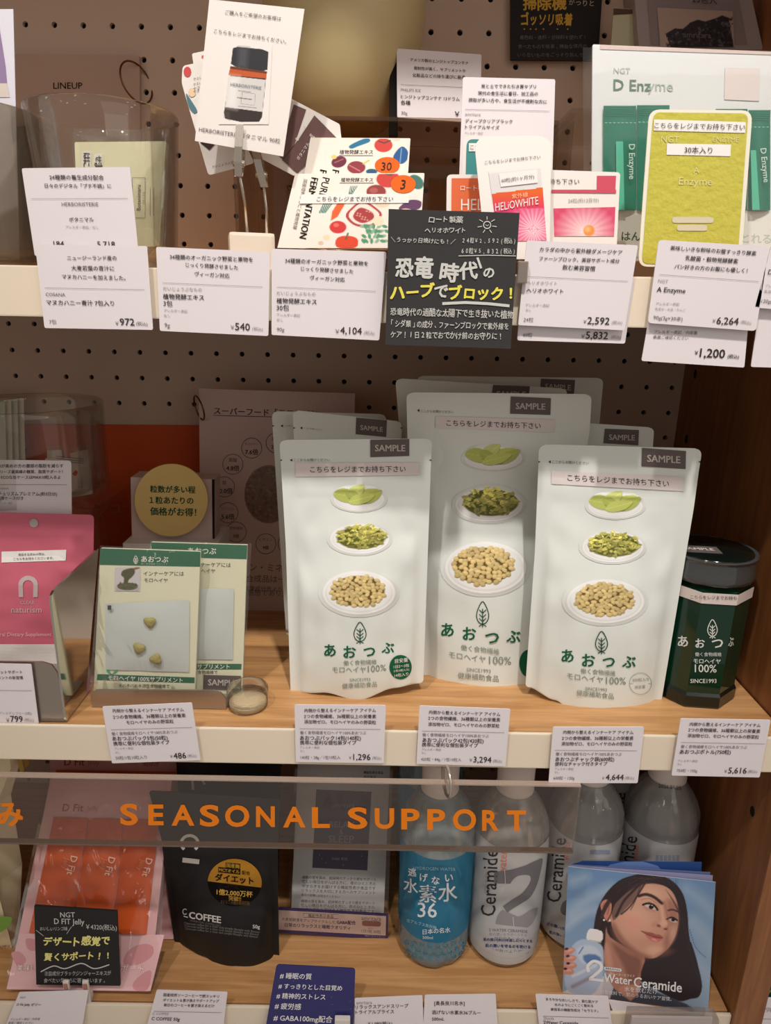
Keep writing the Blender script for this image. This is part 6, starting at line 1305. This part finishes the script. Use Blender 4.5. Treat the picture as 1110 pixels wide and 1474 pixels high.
# folded brochure with a portrait
YAWB = -7.2
sf = Plane(atZ((812, 1429), Z3), 10, YAWB, M6); Q = [(128, 530), (842, 605), (805, 1243), (100, 1140)]
e = empty('brochure', atZ((900, 1445), Z3)); tag(e, 'folded blue brochure with a portrait of a woman holding a bottle', 'brochure')
def woman(p):
    t = np.clip((p.Y-530)/700, 0, 1)[..., None]; p.c = np.array([104, 138, 178])*(1-t)+np.array([152, 172, 192])*t
    for pts, w_, a_ in (([(140, 760), (220, 690), (330, 640)], 60, .5), ([(120, 820), (200, 760), (260, 740)], 40, .5), ([(700, 640), (780, 700), (840, 760)], 60, .35), ([(730, 800), (790, 860), (830, 930)], 70, .4), ([(150, 600), (210, 580)], 50, .45), ([(760, 1000), (830, 1080)], 60, .3)): p.line(pts, w_, (184, 194, 204), w_*.9, a_, 4)
    H = (52, 42, 46)
    p.poly([(250, 850), (268, 740), (310, 660), (370, 600), (430, 575), (500, 562), (575, 572), (640, 605), (685, 665), (705, 750), (712, 850), (730, 940), (762, 1030), (776, 1110), (760, 1160), (720, 1170), (660, 1180), (560, 1130), (470, 1080), (340, 1010), (300, 1010), (262, 930)], H, 4, 1, 3)
    p.line([(715, 830), (745, 920), (795, 970)], 2, H, 2, .7, 4); p.line([(720, 900), (750, 1000), (765, 1100)], 10, H, 4, 1, 4)
    SK = (200, 148, 126); SD = (136, 88, 76); SLt = (226, 180, 156)
    # clothes
    p.poly([(100, 1140), (190, 1090), (300, 1060), (350, 1100), (320, 1170), (100, 1160)], (214, 206, 210), 6, 1, 2); p.poly([(350, 1110), (470, 1090), (560, 1140), (700, 1195), (720, 1240), (330, 1180)], (70, 74, 88), 8, 1, 2); p.poly([(300, 1060), (350, 1110), (330, 1170), (290, 1150)], (196, 190, 196), 5)
    # neck
    p.poly([(312, 820), (330, 870), (430, 930), (500, 965), (480, 1040), (474, 1105), (420, 1150), (360, 1130), (318, 1060), (300, 980), (306, 900)], (176, 124, 106), 5, 1, 3)
    p.poly([(340, 900), (420, 950), (480, 980), (470, 1060), (430, 1110), (400, 1020)], (126, 84, 74), 20, .8, 3); p.poly([(308, 900), (330, 930), (350, 1050), (330, 1060), (306, 980)], SK, 16, .8, 3)
    p.poly([(370, 1120), (440, 1100), (480, 1120), (430, 1180)], (196, 142, 122), 8, .9, 2)
    # face
    FP = [(420, 650), (470, 622), (530, 612), (590, 622), (632, 652), (656, 705), (662, 760), (660, 815), (645, 868), (618, 918), (585, 950), (548, 972), (512, 972), (470, 958), (420, 925), (372, 885), (345, 835), (335, 780), (350, 720), (385, 680)]
    p.poly(FP, SK, 4, 1, 3)
    p.poly([(350, 800), (400, 880), (470, 940), (530, 968), (500, 975), (440, 950), (370, 900), (338, 840)], SD, 22, .7, 3)
    p.ell(455, 780, 75, 70, SLt, .3, 90, .7); p.ell(520, 660, 70, 35, SLt, .1, 50, .7); p.ell(445, 800, 50, 36, (222, 140, 124), .3, 50, .45)
    p.poly([(610, 690), (655, 720), (662, 800), (640, 880), (600, 940), (590, 880), (622, 820), (612, 760)], (160, 110, 96), 26, .8, 3); p.ell(635, 850, 16, 40, (222, 176, 156), .2, 18, .6)
    p.ell(600, 950, 40, 14, SD, -.3, 18, .5); p.ell(545, 935, 34, 20, SLt, 0, 24, .6)
    # brows, eyes
    p.line([(470, 672), (505, 664), (545, 678), (582, 708)], 14, (58, 42, 42), 6, .95, 4); p.line([(612, 742), (635, 738), (658, 748)], 8, (70, 50, 48), 4, .9, 4)
    p.ell(525, 728, 34, 17, (190, 136, 118), .35, 12, .7); p.poly([(498, 715), (522, 711), (545, 722), (557, 738), (535, 737), (512, 728)], (206, 188, 180), 3, 1, 3); p.ell(530, 725, 12, 10, (40, 28, 28), 0, 3); p.line([(490, 714), (518, 707), (545, 718), (561, 739)], 9, (42, 30, 30), 3, 1, 4); p.ell(533, 718, 3, 3, (240, 240, 240))
    p.poly([(612, 782), (630, 774), (652, 788), (655, 800), (632, 798)], (196, 178, 170), 3, 1, 2); p.ell(636, 787, 9, 8, (42, 30, 30), 0, 3); p.line([(606, 784), (630, 775), (656, 790)], 8, (44, 30, 30), 3, 1, 4)
    p.line([(480, 690), (520, 684), (556, 706)], 2.5, (150, 100, 88), 4, .8, 4)
    # nose
    p.line([(592, 700), (606, 760), (612, 800), (606, 828)], 8, (156, 104, 90), 12, .7, 4); p.line([(578, 720), (585, 770), (590, 800)], 12, SLt, 14, .8, 4); p.ell(590, 806, 20, 16, (222, 170, 148), 0, 10, .9); p.ell(566, 816, 10, 6, (120, 70, 62), .3, 5, .9); p.ell(600, 832, 9, 5, (110, 64, 58), 0, 4, .9); p.ell(545, 810, 14, 12, (190, 130, 114), 0, 12, .5)
    # mouth
    p.poly([(484, 842), (510, 846), (535, 850), (552, 858), (572, 860), (588, 874), (565, 880), (530, 868)], (164, 90, 84), 4, 1, 3); p.poly([(500, 856), (530, 868), (565, 880), (584, 878), (570, 892), (545, 894), (520, 882)], (192, 112, 102), 4, 1, 3); p.line([(482, 842), (530, 866), (586, 877)], 3, (110, 50, 52), 3, 1, 4); p.ell(545, 884, 14, 5, (236, 170, 160), .3, 5, .7)
    # ear, hair over the ear and brow
    p.poly([(284, 720), (298, 694), (322, 690), (338, 712), (336, 750), (340, 782), (322, 798), (302, 776)], (196, 134, 114), 4, 1, 3); p.line([(296, 722), (312, 704), (326, 722), (318, 760)], 5, (140, 84, 72), 5, .8, 4)
    for x, y in ((290, 774), (302, 788), (330, 790), (292, 760)): p.ell(x, y, 5, 5, (226, 222, 214))
    p.poly([(350, 690), (400, 630), (480, 590), (498, 612), (470, 660), (440, 700), (400, 740), (370, 770), (345, 790), (340, 740)], H, 5, .55, 2)
    for pts, w_ in (([(500, 612), (470, 660), (430, 720), (385, 760)], 7), ([(490, 600), (440, 650), (395, 700), (360, 770)], 12), ([(480, 615), (455, 690), (430, 740)], 3), ([(350, 700), (335, 760), (310, 800)], 5), ([(380, 640), (330, 690), (280, 790), (262, 880)], 20)): p.line(pts, w_, (58, 44, 44), 4, .9, 4)
    for i in range(26): p.line([(330+i*9, 640-i*3+(i % 5)*6), (400+i*10, 590-i*.5), (480+i*7, 580+i*2)], 2, (96, 80, 80) if i % 3 else (30, 24, 28), 3, .35, 3)
    for i in range(16): p.line([(600+i*6, 640+i*9), (690+i*2, 780+i*12), (720+i*4, 980+i*9)], 3, (84, 70, 74) if i % 2 else (28, 24, 28), 4, .3, 3)
    # bottle and fingers
    p.poly([(160, 900), (215, 880), (285, 905), (300, 960), (290, 1080), (240, 1150), (140, 1140), (110, 1080), (130, 960)], (176, 190, 212), 6, 1, 3); p.poly([(170, 930), (230, 910), (280, 940), (285, 1000), (200, 1000)], (206, 214, 226), 14, .8, 3); p.poly([(200, 960), (260, 955), (290, 985), (220, 1000)], (66, 106, 160), 10, .8, 2); p.line([(180, 950), (200, 920)], 6, (70, 110, 170), 4, .8)
    p.line([(150, 1060), (260, 1010)], 14, (226, 226, 230), 10, .7); p.line([(150, 1110), (250, 1060)], 18, (140, 120, 126), 12, .6); p.poly([(225, 838), (245, 830), (290, 842), (296, 868), (288, 892), (240, 890), (215, 876)], (234, 230, 228), 3, 1, 2); p.line([(232, 886), (286, 896)], 6, (196, 190, 192), 4)
    for cx_, cy_, ro in ((128, 940, -.3), (134, 975, -.15), (136, 1010, -.1), (122, 1036, .1)): p.ell(cx_, cy_, 34, 17, (206, 140, 122), ro, 4); p.ell(cx_+6, cy_-5, 18, 6, (228, 176, 158), ro, 6, .8); p.ell(cx_-8, cy_-12, 9, 6, (70, 40, 52), ro, 3)
mb = MB(); sheet(mb, sf, Q, mat('brochure_paper', (214, 222, 232), .35), .0006); picture(mb, sf, Q, 170, 150, woman, (150, 176, 204), .0002, .33)
WB = ink(236, 234, 232)
pline(mb, sf, smooth([(228, 1040), (222, 1012), (250, 988), (282, 998), (288, 1024), (262, 1050), (232, 1074)], 5, False), 15, WB, .0006); pline(mb, sf, [(228, 1074), (298, 1082)], 13, WB, .0006)
text(mb, sf, 'Water', (302, 1066), (436, 1082), WB, .014, .0006, ys=1.15); text(mb, sf, 'Ceramide', (446, 1086), (678, 1114), WB, .014, .0006, ys=1.15)
mb.poly(rounded([sf.at(p, .0006) for p in [(302, 1014), (386, 1024), (386, 1040), (302, 1030)]], .002), WB); text(mb, sf, '機能性表示食品', (308, 1022), (380, 1032), NAVY, 0, .0009); text(mb, sf, 'ツーウォーターセラミド', (302, 1046), (450, 1060), WB, 0, .0006)
text(mb, sf, '水を飲むだけ', (400, 1122), (560, 1136), WB, 0, .0006); text(mb, sf, '日常飲料で、肌のうるおいケア習慣。', (285, 1136), (628, 1172), WB, 0, .0006)
mb.build('cover', e)
BLU = mat('deep_blue_page', (46, 78, 140), .35); PGS = mat('lilac_page', (150, 150, 186), .4)
for off, q, m_ in ((-.004, [(135, 524), (828, 573), (792, 1236), (104, 1135)], PGS), (-.007, [(138, 520), (816, 558), (780, 1230), (106, 1130)], mat('slate_blue_page', (104, 118, 168), .4)), (-.013, [(142, 520), (200, 503), (775, 508), (745, 1218), (110, 1120)], BLU)):
    s2 = Plane(sf.o+sf.n*off, 10, YAWB, M6); mb = MB(); sheet(mb, s2, q, m_, .0006)
    if m_ is BLU: ppoly(mb, s2, [(300, 545), (330, 520), (400, 506), (490, 505), (560, 525), (590, 556)], mat('pale_blue_circle', (104, 132, 188), .35), .0003)
    mb.build('page', e)

# blue card, bottom price cards, clear tag box
sf = Plane(atY((450, 1458), -.2735), 14, 0, M7); mb = MB(); sheet(mb, sf, [(478, 44), (752, 58), (742, 330), (430, 322)], mat('indigo_card', (52, 50, 104), .35), .0008, .003)
for t, x0, y0, x1, y1 in (('# 睡眠の質', 490, 83, 600, 87), ('# すっきりとした目覚め', 485, 119, 706, 127), ('# 精神的ストレス', 478, 153, 648, 158), ('# 疲労感', 472, 188, 563, 192), ('# GABA100mg配合', 468, 229, 672, 236)): text(mb, sf, t, (x0, y0), (x1, y1), WB, .008)
for i in range(14): ppoly(mb, sf, ellp(470+(i*67 % 270), 60+(i*41 % 190), 1.5, 1.5, 6), ink(120, 116, 170), .0003)
tag(mb.build('product_card'), 'indigo card with five white hashtag lines on the bottom rail', 'card')
P_ = sf.at((708, 232)); mb = MB(); mb.box(P_+Vector((0, -.003, -.006)), (.0125, .0045, .022), WP, bev=.001); o = mb.build('card_clip'); tag(o, 'white plastic clip on the lower right corner of the indigo card', 'clip')
price_card('price_card', M2, [(118, 1018), (544, 1006), (490, 1320), (-10, 1330)], -.2765, [('NGT', 125, 1050, 158, 1050, MD), ('D Fit Jelly ゼリー', 104, 1093, 250, 1095, DK, .01), ('アレルギー表記／内容量', 65, 1185, 246, 1182, MD), ('裏面ご確認ください', 50, 1206, 205, 1206, MD)], 'white price card below the orange jelly pack on the bottom rail', tilt=7)
price_card('price_card', M7, [(62, 133), (308, 140), (285, 330), (10, 320)], -.2765, [('国産焙煎ソーコーヒーで燃スッキリ', 85, 150, 278, 156), ('ダイエット＆置き換えサポートアップ', 84, 168, 278, 172), ('毎日のコーヒーを置き換えるだけ', 86, 185, 262, 189), ('C COFFEE', 48, 215, 103, 216, LT), ('C COFFEE 50g', 44, 232, 142, 235, DK, .01)], 'white price card below the black coffee pouch on the bottom rail', rules=[(52, 207, 288, 212)], tilt=7)
price_card('price_card', M7, [(750, 162), (985, 152), (992, 330), (748, 330)], -.2765, [('amritara', 755, 177, 810, 176, LT), ('リラックスアンドスリープ', 752, 193, 936, 188, DK, .008), ('トライアルプライス', 752, 211, 886, 208, DK, .008), ('￥1,080(税込)', 795, 250, 880, 250)], 'white price card right of the indigo card on the bottom rail', tilt=7)
price_card('price_card', M8, [(25, 136), (247, 133), (258, 300), (18, 300)], -.2765, [('[奥長良川名水]', 55, 162, 150, 162), ('逃げない水素水36ブルー', 48, 190, 201, 192, DK, .008), ('500mL', 48, 211, 86, 211, DK, .008)], 'white price card below the blue bottle on the bottom rail', tilt=7)
price_card('price_card', M8, [(372, 133), (600, 140), (622, 300), (392, 300)], -.2765, [('まろやかなおいしさで、飲む肌ケア', 405, 149, 568, 158), ('水のようにごくごく飲める', 432, 166, 553, 170), ('美容系の機能性成分「セラミド」', 420, 181, 568, 186), ('2foods', 397, 208, 430, 209, LT), ('2Water Ceramide', 397, 221, 506, 224, DK, .008)], 'white price card below the blue brochure on the bottom rail', rules=[(395, 202, 602, 208)], tilt=7)
price_card('price_card', M8, [(600, 150), (860, 190), (880, 300), (660, 300)], -.2745, [], 'blank white card behind the clear tag box at the lower right', tilt=12)
a_, b_ = atY((908, 1466), -.285), atY((1036, 1468), -.285); e = empty('tag_box', ((a_.x+b_.x)/2, -.280, a_.z-.032)); tag(e, 'clear plastic tag box on the bottom rail below the brochure', 'tag holder')
mb = MB(); mb.box(((a_.x+b_.x)/2, -.2802, a_.z-.016), (b_.x-a_.x, .0115, .032), clear('tag_plastic', (244, 240, 238), .06, .5, .08, .12), bev=.0015); mb.build('body', e)
mb = MB(); mb.box(((a_.x+b_.x)/2, -.2802, a_.z-.017), (b_.x-a_.x-.006, .002, .026), PAPER); mb.build('insert', e)

# clear hanging sign
YS = -.2745; zt, zb = atY((400, 1120.5), YS).z, atY((400, 1218.5), YS).z; xr = atY((830, 1175), YS).x
sf = Plane(Vector((0, YS-.0022, 1)), 0, 0); e = empty('hanging_sign', ((xr-.5)/2, YS, zb)); tag(e, 'clear acrylic sign with orange capitals hanging under the middle shelf', 'sign')
mb = MB(); mb.box(((xr-.52)/2, YS, (zt+zb)/2), (xr+.52, .0044, zt-zb-.003), clear('sign_acrylic', (250, 246, 242), .05, .35, .04, .045, (226, 208, 196)), bev=0); BK = mb.mi(clear('sign_back_face', (252, 250, 248), 0, 0))  # pale haze colour stands for the bright surroundings mirrored in the panel
for n_, f in enumerate(mb.f):
    if all(mb.v[i][1] > YS+.002 for i in f): mb.m[n_] = BK
mb.build('panel', e)
for z_, nm, m_ in ((zt-.0007, 'top_edge', clear('edge_painted_highlight', (236, 226, 216), .10, .5, .12, .45, (226, 206, 190))), (zb+.0007, 'bottom_edge', clear('edge_painted_shade', (170, 140, 118), .10, .5, .12, .30, (176, 148, 128)))):  # same acrylic edge: highlight painted into the top, darker tone into the bottom
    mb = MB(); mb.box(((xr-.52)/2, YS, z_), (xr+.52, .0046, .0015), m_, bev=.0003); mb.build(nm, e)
OR = mat('orange_lettering', (236, 128, 10), .5)
for ch, x0, x1 in (('S', 173, 198.6), ('E', 213.5, 235.5), ('A', 247, 280), ('S', 287.6, 315.7), ('O', 324, 359), ('N', 368.6, 395.7), ('A', 407.6, 440), ('L', 449, 475), ('S', 500.6, 529), ('U', 539.5, 567.5), ('P', 577.7, 604), ('P', 615, 641), ('O', 652, 685.5), ('R', 694, 718.5), ('T', 730, 757.5)):
    mb = MB(); letter(mb, sf, ch, x0, x1, 1172.3+(x0-173)*.0165, 30 if ch not in 'SO' else 31.5, OR); mb.build('letter', e)
for ch, x0, x1 in (('悩', -40, -6), ('み', -3, 32)):
    mb = MB(); text(mb, sf, ch, (x0, 1172), (x1, 1172), OR, .035, up=(0, -1)); mb.build('letter', e)
c_ = atY((643, 1124), YS-.001); ring('hanging_ring', Vector((c_.x, YS-.0015, (1.0785+zt)/2-.002)), .0112, (1, .18, 0), .0011, CHROME, e)
bpy.data.objects.remove(fo); bpy.data.curves.remove(fc)
